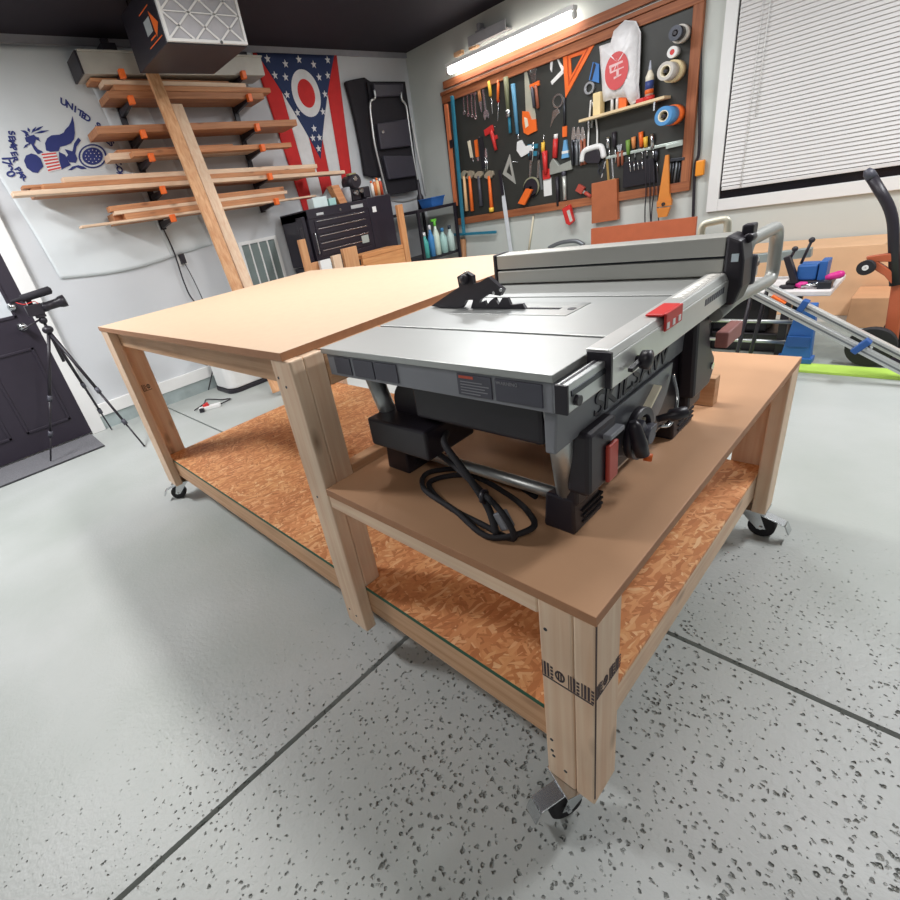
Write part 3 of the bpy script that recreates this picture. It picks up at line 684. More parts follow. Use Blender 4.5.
blob([(310, 440), (325, 405), (355, 385), (410, 380), (440, 365), (450, 345), (475, 320), (490, 290), (500, 250), (512, 300), (518, 370), (512, 410), (490, 440), (455, 455), (415, 465), (405, 495), (350, 500), (318, 490)])   # wing
blob([(165, 560), (178, 525), (215, 510), (250, 520), (280, 545), (300, 600), (275, 625), (262, 645), (225, 640), (185, 610)])   # other wing
blob([(405, 498), (450, 520), (470, 560), (490, 590), (455, 605), (425, 622), (410, 560)])      # body
blob([(446, 480), (500, 495), (512, 440), (540, 400), (560, 420), (530, 460), (520, 510), (535, 545), (525, 575), (480, 570), (455, 540), (470, 520)])  # anchor arm
blob([(470, 625), (500, 600), (540, 590), (580, 600), (600, 615), (560, 618), (530, 605), (495, 625)])
for a in ((200, 370, 140, 350), (205, 365, 190, 330), (215, 372, 250, 325), (230, 360, 300, 320), (235, 372, 340, 350), (230, 385, 280, 430), (205, 390, 165, 365), (185, 400, 175, 370), (250, 400, 270, 410), (200, 440, 160, 475), (215, 420, 195, 455)):
    x0, y0, x1, y1 = a; dx, dy = x1 - x0, y1 - y0; l = math.hypot(dx, dy); nx, ny = -dy / l * 9, dx / l * 9
    blob([(x0, y0), ((x0 + x1) / 2 + nx, (y0 + y1) / 2 + ny), (x1, y1), ((x0 + x1) / 2 - nx, (y0 + y1) / 2 - ny)])
blob([(170, 400), (235, 380), (250, 410), (235, 450), (260, 480), (290, 495), (300, 505), (260, 515), (235, 485), (215, 445), (180, 430)])   # branch stem
def pring(cx, cy, rx, ry, wd, n=30):
    for i in range(n):
        a, b = 2 * PI * i / n, 2 * PI * (i + 1) / n
        P = emb([z1(cx + rx * k * math.cos(t_), cy + ry * k * math.sin(t_)) for t_, k in ((a, 1), (b, 1), (b, wd), (a, wd))]); em.prism(P, (.0008, 0, 0))
pring(640, 528, 98, 84, .88); pring(640, 528, 72, 60, .0)
em.build('eagle_emblem', NAVY, bt)
st = MB()
for ring_r, n in ((26, 6), (50, 12)):
    for i in range(n):
        a = 2 * PI * i / n; P = emb([z1(640 + ring_r * math.cos(a) + dx, 528 + ring_r * .85 * math.sin(a) + dy) for dx, dy in ((-4, 0), (0, -4), (4, 0), (0, 4))], .0054); st.prism(P, (.0008, 0, 0))
for i in range(22):
    a = 2 * PI * i / 22; P = emb([z1(640 + 80 * math.cos(a + d) * k, 528 + 68 * math.sin(a + d) * k) for d, k in ((-.04, .95), (.04, .95), (.04, 1.06), (-.04, 1.06))], .0054); st.prism(P, (.0008, 0, 0))
st.build('shield_mark', WHT, bt)
sh = MB(); P = emb([z1(*q) for q in ((280, 508), (385, 498), (425, 618), (335, 640))], .0052); sh.prism(P, (.0006, 0, 0)); sh.build('shield_field', WHT, bt)
sh = MB()
for k in range(6):
    y = .04 + k * .165
    P = []
    for s_, t_ in ((0.02, y), (.98, y), (.98, y + .085), (.02, y + .085)):
        a = (280 + (385 - 280) * s_, 508 + (498 - 508) * s_); b = (335 + (425 - 335) * s_, 640 + (618 - 640) * s_)
        P.append(z1(a[0] + (b[0] - a[0]) * t_, a[1] + (b[1] - a[1]) * t_))
    sh.prism(emb(P, .006), (.0006, 0, 0))
sh.build('shield_stripe', RED, bt)
def bletters(word, pts, size, ang):
    for ch, (X, Y), a in zip(word, pts, ang):
        p = L(*z1(X, Y), .014); o = Vector((wav(p.y, p.z) + .0055, p.y, p.z)); c, s_ = math.cos(a), math.sin(a)
        text(ch, size, frame(o, (0, c, s_), (0, -s_, c)), NAVY, bt, 'banner_letter', .0004, 1, .0022)
bletters('UNITED', [(440, 155), (482, 180), (520, 205), (555, 232), (578, 250), (602, 266)], .060, [-.42, -.47, -.52, -.57, -.62, -.66])
bletters('STATES', [(676, 318), (698, 345), (710, 368), (722, 396), (745, 418), (770, 440)], .060, [-.72, -.78, -.83, -.88, -.92, -.95])
bletters('COAST', [(815, 575), (826, 620), (832, 655), (836, 690), (838, 720)], .058, [-1.3, -1.4, -1.45, -1.5, -1.55])
bletters('SEMPER', [(78, 368), (80, 402), (85, 438), (90, 474), (95, 512), (100, 550)], .052, [-1.6, -1.6, -1.55, -1.5, -1.48, -1.45])
bletters('PAR', [(122, 622), (140, 650), (160, 676)], .052, [-1.2, -1.1, -1.0])
bletters('1790', [(40, 545), (45, 575), (55, 612), (72, 652)], .072, [-1.6, -1.5, -1.45, -1.35])

# burgee flag with red and white stripes
fg = thing('state_flag', 'red white and blue swallowtail flag with stars and red disc hung on left wall', 'flag', (XL, 2.9, 1.2))
FX = XL + .012
fw = lambda y, z: FX + .003 * math.sin(8 * y + 2 * z)
fA, fB = Vector((0, 2.43, 2.635)), Vector((0, 3.375, 2.645)); fC, fD = Vector((0, 3.24, 1.20)), Vector((0, 2.58, 1.22))
def fp(s, t, off=0):
    p = quad(fA, fB, fC, fD, s, t); return Vector((fw(p.y, p.z) + off, p.y, p.z))
RC = mat('flag_red', (206, 44, 44), .8); WC = mat('flag_white', (226, 226, 226), .85); BC = mat('flag_blue', (40, 56, 96), .8)
edges = [0, .2, .4, .6, .8, 1]
for k in range(5):
    m = MB()
    s0, s1 = edges[k], edges[k + 1]
    # the swallowtail notch: the middle stripe is shorter
    tl = lambda s: 1 - .22 * (1 - abs(2 * s - 1))
    m.grid(lambda a, b, s0=s0, s1=s1: fp(s0 + (s1 - s0) * a, b * tl(s0 + (s1 - s0) * a)), 6, 24)
    m.build('stripe', RC if k % 2 == 0 else WC, fg, 0, .0015)
m = MB().grid(lambda a, b: fp(.04 + .93 * a + (.5 - a) * .93 * b, .60 * b, .0022), 20, 20); m.build('blue_field', BC, fg, 0, .0012)
def disc(cs, ct, r0, r1, off, name, mm):
    m = MB(); n = 36
    H = (fA - fD).length; c = fp(cs, ct, off)
    for i in range(n):
        a, b = 2 * PI * i / n, 2 * PI * (i + 1) / n
        m.prism([c + Vector((0, math.cos(t_) * r * .85, math.sin(t_) * r)) for t_, r in ((a, r1), (b, r1), (b, r0), (a, r0))], (.0012, 0, 0))
    m.build(name, mm, fg)
disc(.505, .215, .115, .19, .006, 'white_ring', WC); disc(.505, .215, .0, .115, .006, 'red_disc', RC)
def star(c, r, up=(0, 0, 1)):
    P = []
    for i in range(10):
        a = PI / 2 + i * PI / 5; q = r if i % 2 == 0 else r * .42; P.append(c + Vector((0, math.cos(a) * q, math.sin(a) * q)))
    return MB().prism(P, (.0012, 0, 0))
for s_, t_ in ((.14, .03), (.33, .055), (.505, .03), (.68, .055), (.87, .03), (.17, .115), (.29, .125), (.72, .125), (.84, .115), (.25, .22), (.76, .22), (.325, .32), (.685, .32), (.505, .415), (.455, .47), (.555, .47), (.505, .535)):
    star(fp(s_, t_, .0055), .034).build('star', WC, fg)

# lumber rack: two uprights with orange-tipped arms, then every board a thing of its own
rk = thing('lumber_rack', 'black wall rack with orange arm tips holding boards on left wall', 'rack', (XL, 1.6, 1.4))
RZ = [2.40, 2.245, 2.035, 1.885, 1.665, 1.465]
for y in (1.135, 2.10):
    bb('upright', BLK, rk, XL + .022, XL + .045, y - .022, y + .022, 1.40, 2.50, bevel=.003)
for z in RZ:
    for y in (1.135, 2.10):
        arm = MB().hexa([(XL + .045, y - .016, z - .055), (XL + .30, y - .014, z - .028), (XL + .30, y + .014, z - .028), (XL + .045, y + .016, z - .055)], [(XL + .045, y - .016, z - .004), (XL + .30, y - .014, z - .004), (XL + .30, y + .014, z - .004), (XL + .045, y + .016, z - .004)]).build('arm', BLK, rk, .003)
        label(bb('arm_tip', ORG, arm, XL + .295, XL + .335, y - .019, y + .019, z - .036, z + .018, bevel=.004), 'orange arm tip')
MB().tube([(XL + .12, 2.05, 1.40), (XL + .12, 2.05, 1.445)], .01, 8)
W1, W2, W3 = wood('cedar_y', (196, 128, 84), (222, 160, 112), 'y'), PINE('y'), wood('fir_dark_y', (178, 116, 78), (206, 146, 102), 'y')
def board(name, lab, m, zb, ya, yb, xa, xb, th, tilt=0, cat='board', grp=None):
    """board lying along the wall from y = ya to yb, resting at height zb"""
    o = MB().hexa([(xa, ya, zb + tilt * (1.6 - ya)), (xb, ya, zb + tilt * (1.6 - ya)), (xb, yb, zb + tilt * (1.6 - yb)), (xa, yb, zb + tilt * (1.6 - yb))],
                  [(xa, ya, zb + th + tilt * (1.6 - ya)), (xb, ya, zb + th + tilt * (1.6 - ya)), (xb, yb, zb + th + tilt * (1.6 - yb)), (xa, yb, zb + th + tilt * (1.6 - yb))]).build(name, m, None, .003)
    return tag(o, lab, cat, grp)
G = 'boards stored on the wall rack'
X0 = XL + .05; XF = XL + .29
# tier 1 (top): the long pale metal case
cs = thing('metal_case', 'long pale grey metal case on the top arms of the lumber rack', 'case', (XL + .17, 1.6, RZ[0]))
bb('case_body', mat('case_grey', (186, 182, 172), .5, .2), cs, XL + .05, XL + .28, .90, 2.33, RZ[0], RZ[0] + .125, bevel=.004)
bb('end_plate', BLK, cs, XL + .048, XL + .282, .885, .90, RZ[0] - .0, RZ[0] + .13, bevel=.002)
bb('case_lid', mat('case_grey', (186, 182, 172), .5, .2), cs, XL + .045, XL + .285, .905, 2.34, RZ[0] + .125, RZ[0] + .137, bevel=.002)
tag(MB().box(XL + .10, XL + .22, 1.10, 1.20, RZ[0] + .137, RZ[0] + .20).cyl((XL + .16, 1.15, RZ[0] + .2), (XL + .16, 1.15, RZ[0] + .235), .03, 12).build('tool_battery', BLK, None, .004), 'small black battery tool lying on the grey metal case', 'tool')
tag(MB().box(XL + .12, XL + .2, 2.18, 2.26, RZ[0] + .137, RZ[0] + .185).build('tool_charger', BLK, None, .006), 'black charger block at the right end of the metal case', 'charger')
z = RZ[1]
board('board', 'wide dark board on second arms from top, bottom of its pile', W3, z, 1.0, 2.26, X0, XF, .045, .02, grp=G)
board('board', 'narrow pale board above the wide dark board near the rack top', W1, z + .046, 1.06, 2.34, X0 + .08, XF, .035, .02, grp=G)
board('board', 'short front board of the pile just under the metal case', W2, z + .082, 1.0, 2.12, X0 + .1, XF - .01, .03, .02, grp=G)
board('board', 'dark warped board lying on top of the pile below the metal case', W1, z + .113, .94, 2.0, X0 + .04, XF - .06, .022, .02, grp=G)
z = RZ[2]
board('board', 'single wide brown board on third arms of the rack', W3, z, .83, 2.52, X0, XF + .02, .048, .012, grp=G)
z = RZ[3]
board('board', 'pale board at back of fourth arms with notched middle', W2, z, .88, 2.15, X0, XF - .09, .045, .02, grp=G)
board('board', 'light front board on fourth arms crossing the flag edge', W1, z, 1.02, 2.42, XF - .085, XF, .035, .02, grp=G)
board('board', 'thin strip on top of the fourth arms pile', W1, z + .0455, .95, 1.9, X0 + .04, XF - .1, .02, .02, grp=G)
z = RZ[4]
board('board', 'longest lower pale board sticking out past both rack sides', W2, z, .17, 2.97, XF - .10, XF + .0, .03, .045, grp=G)
board('board', 'dark long board behind the longest pale boards of the fifth arms', W3, z, .30, 2.55, X0, XF - .105, .055, .045, grp=G)
board('board', 'orange toned board stacked on the longest lower pale board', W1, z + .031, .36, 2.62, XF - .09, XF - .004, .032, .045, grp=G)
board('board', 'bright pale board on top of the long pile beneath the emblem', W2, z + .064, .50, 2.66, XF - .10, XF - .012, .034, .045, grp=G)
board('board', 'grey tipped thin board under the left end of the long pile', W3, z + .0561, .26, 1.5, X0 + .02, XF - .11, .02, .045, grp=G)
z = RZ[5]
board('board', 'long thin strip at the very bottom of the lumber rack', W2, z, .48, 2.56, XF - .07, XF + .005, .016, .02, grp=G)
board('board', 'dark square post end in the lowest pile of the rack', W3, z, .74, 2.1, X0, XF - .08, .075, .02, grp=G)
board('board', 'reddish board lying on the thin bottom strip of the rack', W1, z + .017, .80, 2.22, XF - .075, XF - .005, .04, .02, grp=G)
board('board', 'pale slim board on the reddish board of the lowest pile', W2, z + .058, .74, 2.26, XF - .075, XF - .01, .025, .02, grp=G)
board('board', 'brown board on top of the lowest pile under the black gap', W1, z + .084, .72, 2.24, XF - .11, XF - .02, .035, .02, grp=G)
tag(MB().cyl((XL + .2, .70, 1.60), (XL + .2, .76, 1.60), .04, 16).build('wood_round', W2), 'round wood end piece at left end of lowest lumber pile', 'wood piece') if False else None

# boards leaning from the floor to the rack
def lean(name, lab, pt, pb, w_, th, m):
    pt, pb = Vector(pt), Vector(pb); d = (pb - pt).normalized()
    o = MB().bar(pb, pt, w_, th, (1, 0, .2)).build(name, m, None, .003); return tag(o, lab, 'board', 'boards leaning against the lumber rack')
a = hit(152, 73, 'x', -1.545); b = Vector((-.935, 1.235, .035))
lean('leaning_board', 'longer knotty board leaning from floor to top of lumber rack', a, b, .085, .036, wood('fir_lean', (212, 150, 102), (238, 188, 142), 'z'))
a = hit(176, 105, 'x', -1.545); b = Vector((-.925, 1.330, .035))
lean('leaning_board', 'shorter paler board leaning beside the knotty one against the rack', a, b, .085, .036, PINE('z'))

# hanging air cleaner
af = thing('air_filter_box', 'black ceiling hung air cleaner with white pleated filter facing the bench', 'air cleaner', (-1.03, 1.43, 2.318))
ax0, ax1, ay0, ay1, az0, az1 = -1.34, -.80, 1.15, 1.695, 2.318, 2.62
bb('housing', BLK, af, ax0, ax1, ay0, ay1, az0, az1, bevel=.005)
ff = MB().box(ax1, ax1 + .02, ay0 + .004, ay1 - .004, az0 + .006, az0 + .022).box(ax1, ax1 + .02, ay0 + .004, ay1 - .004, az1 - .022, az1 - .006).box(ax1, ax1 + .02, ay0 + .004, ay0 + .022, az0 + .022, az1 - .022).box(ax1, ax1 + .02, ay1 - .022, ay1 - .004, az0 + .022, az1 - .022)
flt = ff.build('filter_frame', WHT, af, .002)
pl = MB(); n = 44
for i in range(n):
    y0 = ay0 + .022 + (ay1 - ay0 - .044) * i / n; y1 = ay0 + .022 + (ay1 - ay0 - .044) * (i + 1) / n; ym = (y0 + y1) / 2
    pl.add([(ax1 + .001, y0, az0 + .02), (ax1 + .014, ym, az0 + .02), (ax1 + .001, y1, az0 + .02), (ax1 + .001, y0, az1 - .02), (ax1 + .014, ym, az1 - .02), (ax1 + .001, y1, az1 - .02)], [(0, 1, 4, 3), (1, 2, 5, 4)])
pl.build('pleat', mat('filter_paper', (214, 214, 218), .8), flt)['kind'] = 'stuff'
la = MB(); A, Bq, Cq, Dq = ay0 + .02, ay1 - .02, az0 + .02, az1 - .02
def strip(y0, z0_, y1, z1_, w_=.011):
    d = Vector((0, y1 - y0, z1_ - z0_)).normalized(); nn = Vector((0, -d.z, d.y)) * w_ / 2
    p, q = Vector((ax1 + .0145, y0, z0_)), Vector((ax1 + .0145, y1, z1_)); la.prism([p - nn, q - nn, q + nn, p + nn], (.003, 0, 0))
hh = Dq - Cq; step = (Bq - A) / 3
for k in range(-1, 4):
    for sgn in (1, -1):
        y0, y1 = A + k * step, A + k * step + hh * 1.25
        zz0, zz1 = (Cq, Dq) if sgn > 0 else (Dq, Cq)
        # clip to the frame
        def clip(y0, z0_, y1, z1_):
            def at(yy): return z0_ + (z1_ - z0_) * (yy - y0) / (y1 - y0)
            a_, b_ = max(y0, A), min(y1, Bq)
            return (a_, at(a_), b_, at(b_)) if b_ - a_ > .02 else None
        c_ = clip(y0, zz0, y1, zz1)
        if c_: strip(*c_)
strip(A, (Cq + Dq) / 2, Bq, (Cq + Dq) / 2, .006)
la.build('filter_lattice', WHT, flt)
# orange triangle logo and label on the side of the box
lg = MB(); sy = ay0 - .0008
lg.prism([(ax1 - .10, sy, az0 + .06), (ax1 - .03, sy, az0 + .11), (ax1 - .12, sy, az0 + .19)], (0, -.0008, 0))
lg.prism([(ax1 - .20, sy, az0 + .07), (ax1 - .115, sy, az0 + .07), (ax1 - .115, sy, az0 + .078), (ax1 - .20, sy, az0 + .078)], (0, -.0008, 0))
label(lg.build('side_logo', ORG, af), 'orange triangular logo')
bb('side_label', mat('label_grey', (170, 176, 176), .5), af, ax1 - .23, ax1 - .135, ay0 - .0016, ay0, az0 + .10, az0 + .17, bevel=0)
lm = MB()
for q in ((ax1 - .25, az0 + .045, ax1 - .03, az0 + .05), (ax1 - .26, az0 + .21, ax1 - .10, az0 + .215)): lm.box(q[0], q[2], ay0 - .0014, ay0, q[1], q[3])
lm.build('logo_line', ORG, af)
MB().cyl((ax1 + .02, 1.50, az0 + .01), (ax1 + .026, 1.50, az0 + .01), .009, 12).build('clip', STEEL, af)
for (x, y) in ((ax0 + .05, ay0 + .05), (ax0 + .05, ay1 - .05), (ax1 - .05, ay0 + .05), (ax1 - .05, ay1 - .05)):
    MB().tube([(x, y, az1 - .005), (x, y, ZC)], .004, 8).build('hanger_rod', STEEL, af)

# black folding ladder and hanging black bag
ld = thing('step_ladder', 'folded ladder with silver side rails and black steps hung in the corner', 'ladder', (XL + .10, 3.75, 1.15))
def lx(u, v, off=.14): return L(u, v, off)
for q in (((374, 90), (375, 98), (370, 103), (372, 125), (376, 150), (388, 198)), ((401, 92), (402, 100), (406, 106), (409, 126), (414, 160), (421, 196))):
    MB().tube(smooth_path([lx(*p) for p in q], 4), .011, 10).build('side_rail', ALU, ld)
MB().tube(smooth_path([lx(386, 199, .16), lx(402, 202, .17), lx(419, 198, .16)], 4), .010, 10).build('bottom_bar', ALU, ld)
for q in (((372, 84), (402, 84), (402, 96), (374, 98)), ((376, 124), (407, 119), (412, 146), (380, 150)), ((382, 156), (414, 156), (416, 176), (388, 180))):
    P = [lx(*p, .12) for p in q]; P2 = dense([(p.y, p.z) for p in P], 1)
    MB().prism([(XL + .10, y, z) for y, z in P2], (.045, 0, 0)).build('step', mat('ladder_black', (58, 56, 66), .5), ld, .012)
bk_ = MB().prism([(XL + .075, p.y, p.z) for p in [L(*q, .075) for q in ((366, 82), (404, 82), (411, 130), (418, 190), (388, 196), (376, 150), (370, 110))]], (.02, 0, 0)); bk_.build('back_panel', BLK2, ld, .004)
MB().cyl(lx(383, 132, .16), lx(383, 132, .15), .014, 12).build('rivet', STEEL, ld)
bg = MB(); pts = [(344, 82), (352, 80), (363, 78), (372, 84), (374, 110), (378, 150), (384, 176), (372, 178), (364, 176), (360, 150), (354, 120), (348, 96)]
bg.prism([(XL + .012, p.y, p.z) for p in [L(*q, .03) for q in pts]], (.05, 0, 0))
tag(bg.build('folding_chair_bag', BLK2, None, .015), 'long black fabric bag hanging beside the flag', 'bag')
tag(MB().tube(bent([L(411, 118, .03), L(426, 195, .03)], .02), .010, 10).build('white_pole', WT), 'thin white pole against left wall beside the black ladder', 'pole')

# tool chest and what is on it
CX = -1.40
ch = thing('tool_chest', 'black metal tool chest with slim drawers standing against the left wall', 'tool chest', (-1.62, 2.7, .90))
cy0, cy1, cym, cz0, cz1 = 2.245, 3.30, 2.98, .86, 1.335
ENM = mat('black_enamel', (42, 38, 48), .3)
bb('chest_body', ENM, ch, XL + .06, CX, cy0, cym, cz0, cz1, bevel=.006)
bb('side_cabinet', ENM, ch, XL + .06, CX, cym + .004, cy1, cz0 - .01, cz1 + .02, bevel=.006)
bb('chest_lid', ENM, ch, XL + .06, CX + .006, cy0, cym, cz1 - .075, cz1 + .006, bevel=.004)
dz = (cz1 - .09 - cz0 - .07) / 5
for k in range(5):
    z = cz1 - .088 - (k + 1) * dz
    d = bb('drawer', ENM, ch, CX, CX + .008, cy0 + .06, cym - .05, z + .004, z + dz - .004, bevel=.002)
    bb('handle_strip', STEEL, d, CX + .008, CX + .014, cy0 + .08, cym - .07, z + dz - .018, z + dz - .011, bevel=.001)
bb('base_drawer', ENM, ch, CX, CX + .008, cy0 + .06, cym - .05, cz0 + .006, cz0 + .06, bevel=.002)
bb('badge', mat('badge_silver', (208, 212, 214), .3, .4), ch, CX + .006, CX + .009, cy0 + .10, cy0 + .18, cz1 - .055, cz1 - .035, bevel=0)
bb('badge', mat('badge_silver', (208, 212, 214), .3, .4), ch, CX + .006, CX + .009, cym - .22, cym - .07, cz1 - .055, cz1 - .025, bevel=0)
MB().cyl((CX + .006, cy0 + .38, cz1 - .04), (CX + .012, cy0 + .38, cz1 - .04), .011, 12).build('lock', STEEL, ch)
bb('sticker', WHT, ch, CX, CX + .001, cym + .05, cym + .10, cz1 - .12, cz1 - .07, bevel=0)
bb('sticker', mat('sticker_grey', (170, 180, 174), .5), ch, CX + .0145, CX + .016, cym - .17, cym - .08, cz0 + .10, cz0 + .17, bevel=0)
MB().tube(bent([(CX, cy0 + .025, cz0 + .10), (CX + .03, cy0 + .025, cz0 + .10), (CX + .03, cy0 + .025, cz0 + .28), (CX, cy0 + .025, cz0 + .28)], .02), .006, 8).build('side_handle', STEEL, ch)
tc = thing('chest_cart', 'dark rolling stand underneath the black tool chest', 'cart', (-1.62, 2.7, 0))
bb('cart_body', ENM, tc, XL + .06, CX - .01, cy0 + .02, cy1 - .02, .09, .848, bevel=.006)
for x in (XL + .12, CX - .08):
    for y in (cy0 + .1, cy1 - .1): MB().ring((x, y - .015, .045), (0, 1, 0), .045, .008, .03, 20).build('wheel', RUB, tc)
zc = cz1 + .007
o = MB().box(-1.52, -1.42, 2.36, 2.52, zc, zc + .085).build('white_box', mat('pale_box', (206, 222, 222), .5), None, .004); tag(o, 'pale white box on left end of the tool chest', 'box')
o = MB().box(-1.50, -1.42, 2.54, 2.62, zc, zc + .06).build('teal_box', mat('pale_teal', (160, 200, 196), .5), None, .004); tag(o, 'small pale teal box between white box and wood block', 'box')
o = MB().hexa([(-1.50, 2.66, zc), (-1.42, 2.66, zc), (-1.42, 2.75, zc), (-1.50, 2.75, zc)], [(-1.50, 2.60, zc + .16), (-1.42, 2.60, zc + .16), (-1.42, 2.69, zc + .16), (-1.50, 2.69, zc + .16)]).build('wood_block', W1, None, .003); tag(o, 'leaning brown wood block on the tool chest', 'block')
cl = thing('clear_cup', 'clear plastic cup on tool chest beside the black drill', 'cup', (-1.47, 2.81, zc))
MB().lathe((-1.47, 2.80, zc), (0, 0, 1), [(0, .03), (.01, .04), (.08, .045), (.13, .042)], 18).build('cup_body', mat('clear_plastic', (222, 224, 228), .15, trans=.6), cl)
dl = thing('cordless_drill', 'black bench grinder like power tool standing on the tool chest', 'power tool', (-1.52, 2.95, zc))
tag(dl, 'black power tool with round silver discs standing on the tool chest', 'power tool')
bb('tool_body', BLK, dl, -1.60, -1.46, 2.86, 2.972, zc, zc + .12, bevel=.015)
MB().cyl((-1.58, 2.91, zc + .17), (-1.42, 2.91, zc + .17), .06, 18).build('motor', BLK, dl)
for y, z in ((2.90, .19), (2.95, .08), (2.885, .07)): MB().cyl((-1.458, y, zc + z), (-1.41, y, zc + z), .02, 14).build('disc', STEEL, dl)
MB().bar((-1.5, 2.88, zc + .235), (-1.5, 2.97, zc + .235), .05, .018).build('top_grip', mat('khaki_grip', (150, 150, 110), .5), dl, .004)
o = MB().box(-1.60, -1.45, 3.0, 3.09, cz1 + .021, cz1 + .12).build('black_speaker', BLK, None, .01); tag(o, 'small black box on the side cabinet next to the power tool', 'box')
for i, (y, c, h, lab) in enumerate(((3.135, (236, 230, 222), .14, 'white spray can on side cabinet, nearest the black box'), (3.175, (214, 120, 60), .15, 'orange can in the middle of the bottles on side cabinet'), (3.215, (240, 200, 150), .16, 'pale orange bottle between two orange cans'), (3.255, (190, 70, 40), .15, 'rust red can under the ladder bottom bar'))):
    q = thing('spray_can', lab, 'can', (-1.47, y, cz1 + .02), 'cans on the side cabinet')
    MB().lathe((-1.47, y, cz1 + .0205), (0, 0, 1), [(0, .019), (h * .75, .019), (h * .85, .010), (h * .86, .010)], 14).build('can_body', mat('can_' + str(i), c, .4), q)
    MB().lathe((-1.47, y, cz1 + .0205 + h * .86), (0, 0, 1), [(0, .011), (h * .13, .010), (h * .14, .003)], 12).build('cap', WHT if i % 2 else ORG, q)

# timber and crate in front of the chest
wbk = thing('wood_cart', 'small orange pine cart with a tall corner post in front of the tool chest', 'cart', (-1.1, 2.8, 0))
PX_ = wood('orange_pine', (214, 140, 84), (236, 172, 112), 'y')
bb('cart_top', PX_, wbk, -1.30, -1.05, 2.50, 3.04, .85, .885, bevel=.004)
bb('front_board', PX_, wbk, -1.086, -1.05, 2.50, 3.04, .70, .848, bevel=.004)
for (x, y, h) in ((-1.086, 3.045, 1.235), (-1.30, 3.045, .88), (-1.30, 2.48, .88), (-1.086, 2.455, .80)):
    bb('post', wood('orange_pine_z', (212, 142, 90), (232, 172, 118), 'z'), wbk, x, x + .036, y, y + .07, 0, h, bevel=.003)
def post(u0, u1, vt, lab, m, x=-1.05, zb=0):
    p = hit(u0, vt, 'x', x); q = hit(u1, vt, 'x', x)
    return tag(MB().box(x - .036, x, p.y, q.y, zb, p.z).build('board_offcut', m, None, .003), lab, 'board', 'offcuts standing behind the bench')
OZ = wood('offcut_z', (206, 144, 96), (228, 174, 126), 'z')
post(299, 305.5, 240, 'narrow brown offcut standing upright left of the drawers', OZ)
post(308, 319, 264,  'brown block edge just showing above the bench top at left', OZ, -1.10)
post(320, 331, 261, 'white painted offcut between two brown ones behind the bench', WHT)
post(332.5, 341, 256, 'pale narrow offcut right of the white one', PINE('z'))
post(342.5, 357, 249, 'wide squared offcut at left end of the orange pine cart', OZ)
o = MB().hexa([(-1.40, 2.145, .0), (-1.385, 2.145, .0), (-1.385, 2.175, 0), (-1.40, 2.175, 0)], [(-1.40, 2.12, 1.20), (-1.385, 2.12, 1.20), (-1.385, 2.15, 1.20), (-1.40, 2.15, 1.20)]).build('dark_stick', BLK, None, .002); tag(o, 'thin dark stick standing at the left side of the tool chest', 'stick')
o = MB().box(XL + .40, XL + .50, 2.195, 2.235, 0, 1.29).build('folded_panel', ENM, None, .004); tag(o, 'black folded panel slotted against the left side of tool chest', 'panel')

# black shelf unit in the corner with bottles
sh_ = thing('corner_shelf', 'black open shelf unit with bottles in the far corner of the room', 'shelf', (-1.66, 4.1, 0))
sx0, sx1, sy0, sy1 = XL + .03, -1.36, 3.62, 4.26
for x in (sx0, sx1 - .03):
    for y in (sy0, sy1 - .03): bb('post', BLK, sh_, x, x + .03, y, y + .03, 0, 1.15, bevel=.002)
for z in (.12, .62, 1.12): bb('shelf_board', BLK, sh_, sx0 + .03, sx1 - .03, sy0, sy1, z, z + .03, bevel=.002)
bn = thing('blue_bin', 'small blue bin on top of the corner shelf', 'bin', (-1.5, 4.0, 1.15))
MB().hexa([(-1.56, 3.90, 1.1505), (-1.40, 3.90, 1.1505), (-1.40, 4.08, 1.1505), (-1.56, 4.08, 1.1505)], [(-1.58, 3.88, 1.24), (-1.38, 3.88, 1.24), (-1.38, 4.10, 1.24), (-1.58, 4.10, 1.24)]).build('bin_body', BLU, bn, .004)
MB().box(-1.585, -1.375, 3.875, 4.105, 1.236, 1.246).build('rim', BLU, bn, .002)
o = MB().lathe((-1.66, 4.0, 1.1505), (0, 0, 1), [(0, .04), (.12, .04), (.16, .02), (.26, .018), (.30, .012)], 16).build('black_bottle', BLK); tag(o, 'black spray bottle standing behind the blue bin', 'bottle')
def bottle(x, y, z, r, h, c, lab, capc=None, trigger=False):
    q = thing('bottle', lab, 'bottle', (x, y, z), 'bottles on the corner shelf')
    MB().lathe((x, y, z + .0005), (0, 0, 1), [(0, r), (h * .6, r), (h * .78, r * .4), (h * .85, r * .38)], 16).build('bottle_body', mat('bottle_%d_%d_%d' % c, c, .3), q)
    cc = capc or (240, 240, 240)
    MB().lathe((x, y, z + h * .85), (0, 0, 1), [(0, r * .45), (h * .14, r * .42), (h * .15, r * .1)], 12).build('cap', mat('cap_%d_%d_%d' % cc, cc, .4), q)
    if trigger: MB().bar((x - .0, y - .05, z + h * 1.02), (x, y + .03, z + h * 1.02), .02, .025).build('trigger', mat('cap_%d_%d_%d' % cc, cc, .4), q, .003)
bottle(-1.41, 3.72, .6505, .036, .27, (80, 180, 170), 'teal bottle at left of the corner shelf', (240, 240, 240))
bottle(-1.41, 3.82, .6505, .036, .33, (70, 140, 200), 'blue bottle beside the green trigger sprayer')
bottle(-1.41, 3.91, .6505, .038, .36, (220, 236, 220), 'white sprayer with green trigger head on corner shelf', (110, 200, 70), True)
bottle(-1.42, 4.03, .6505, .048, .27, (176, 214, 208), 'pale aqua jug right of the green trigger sprayer', (60, 130, 180))
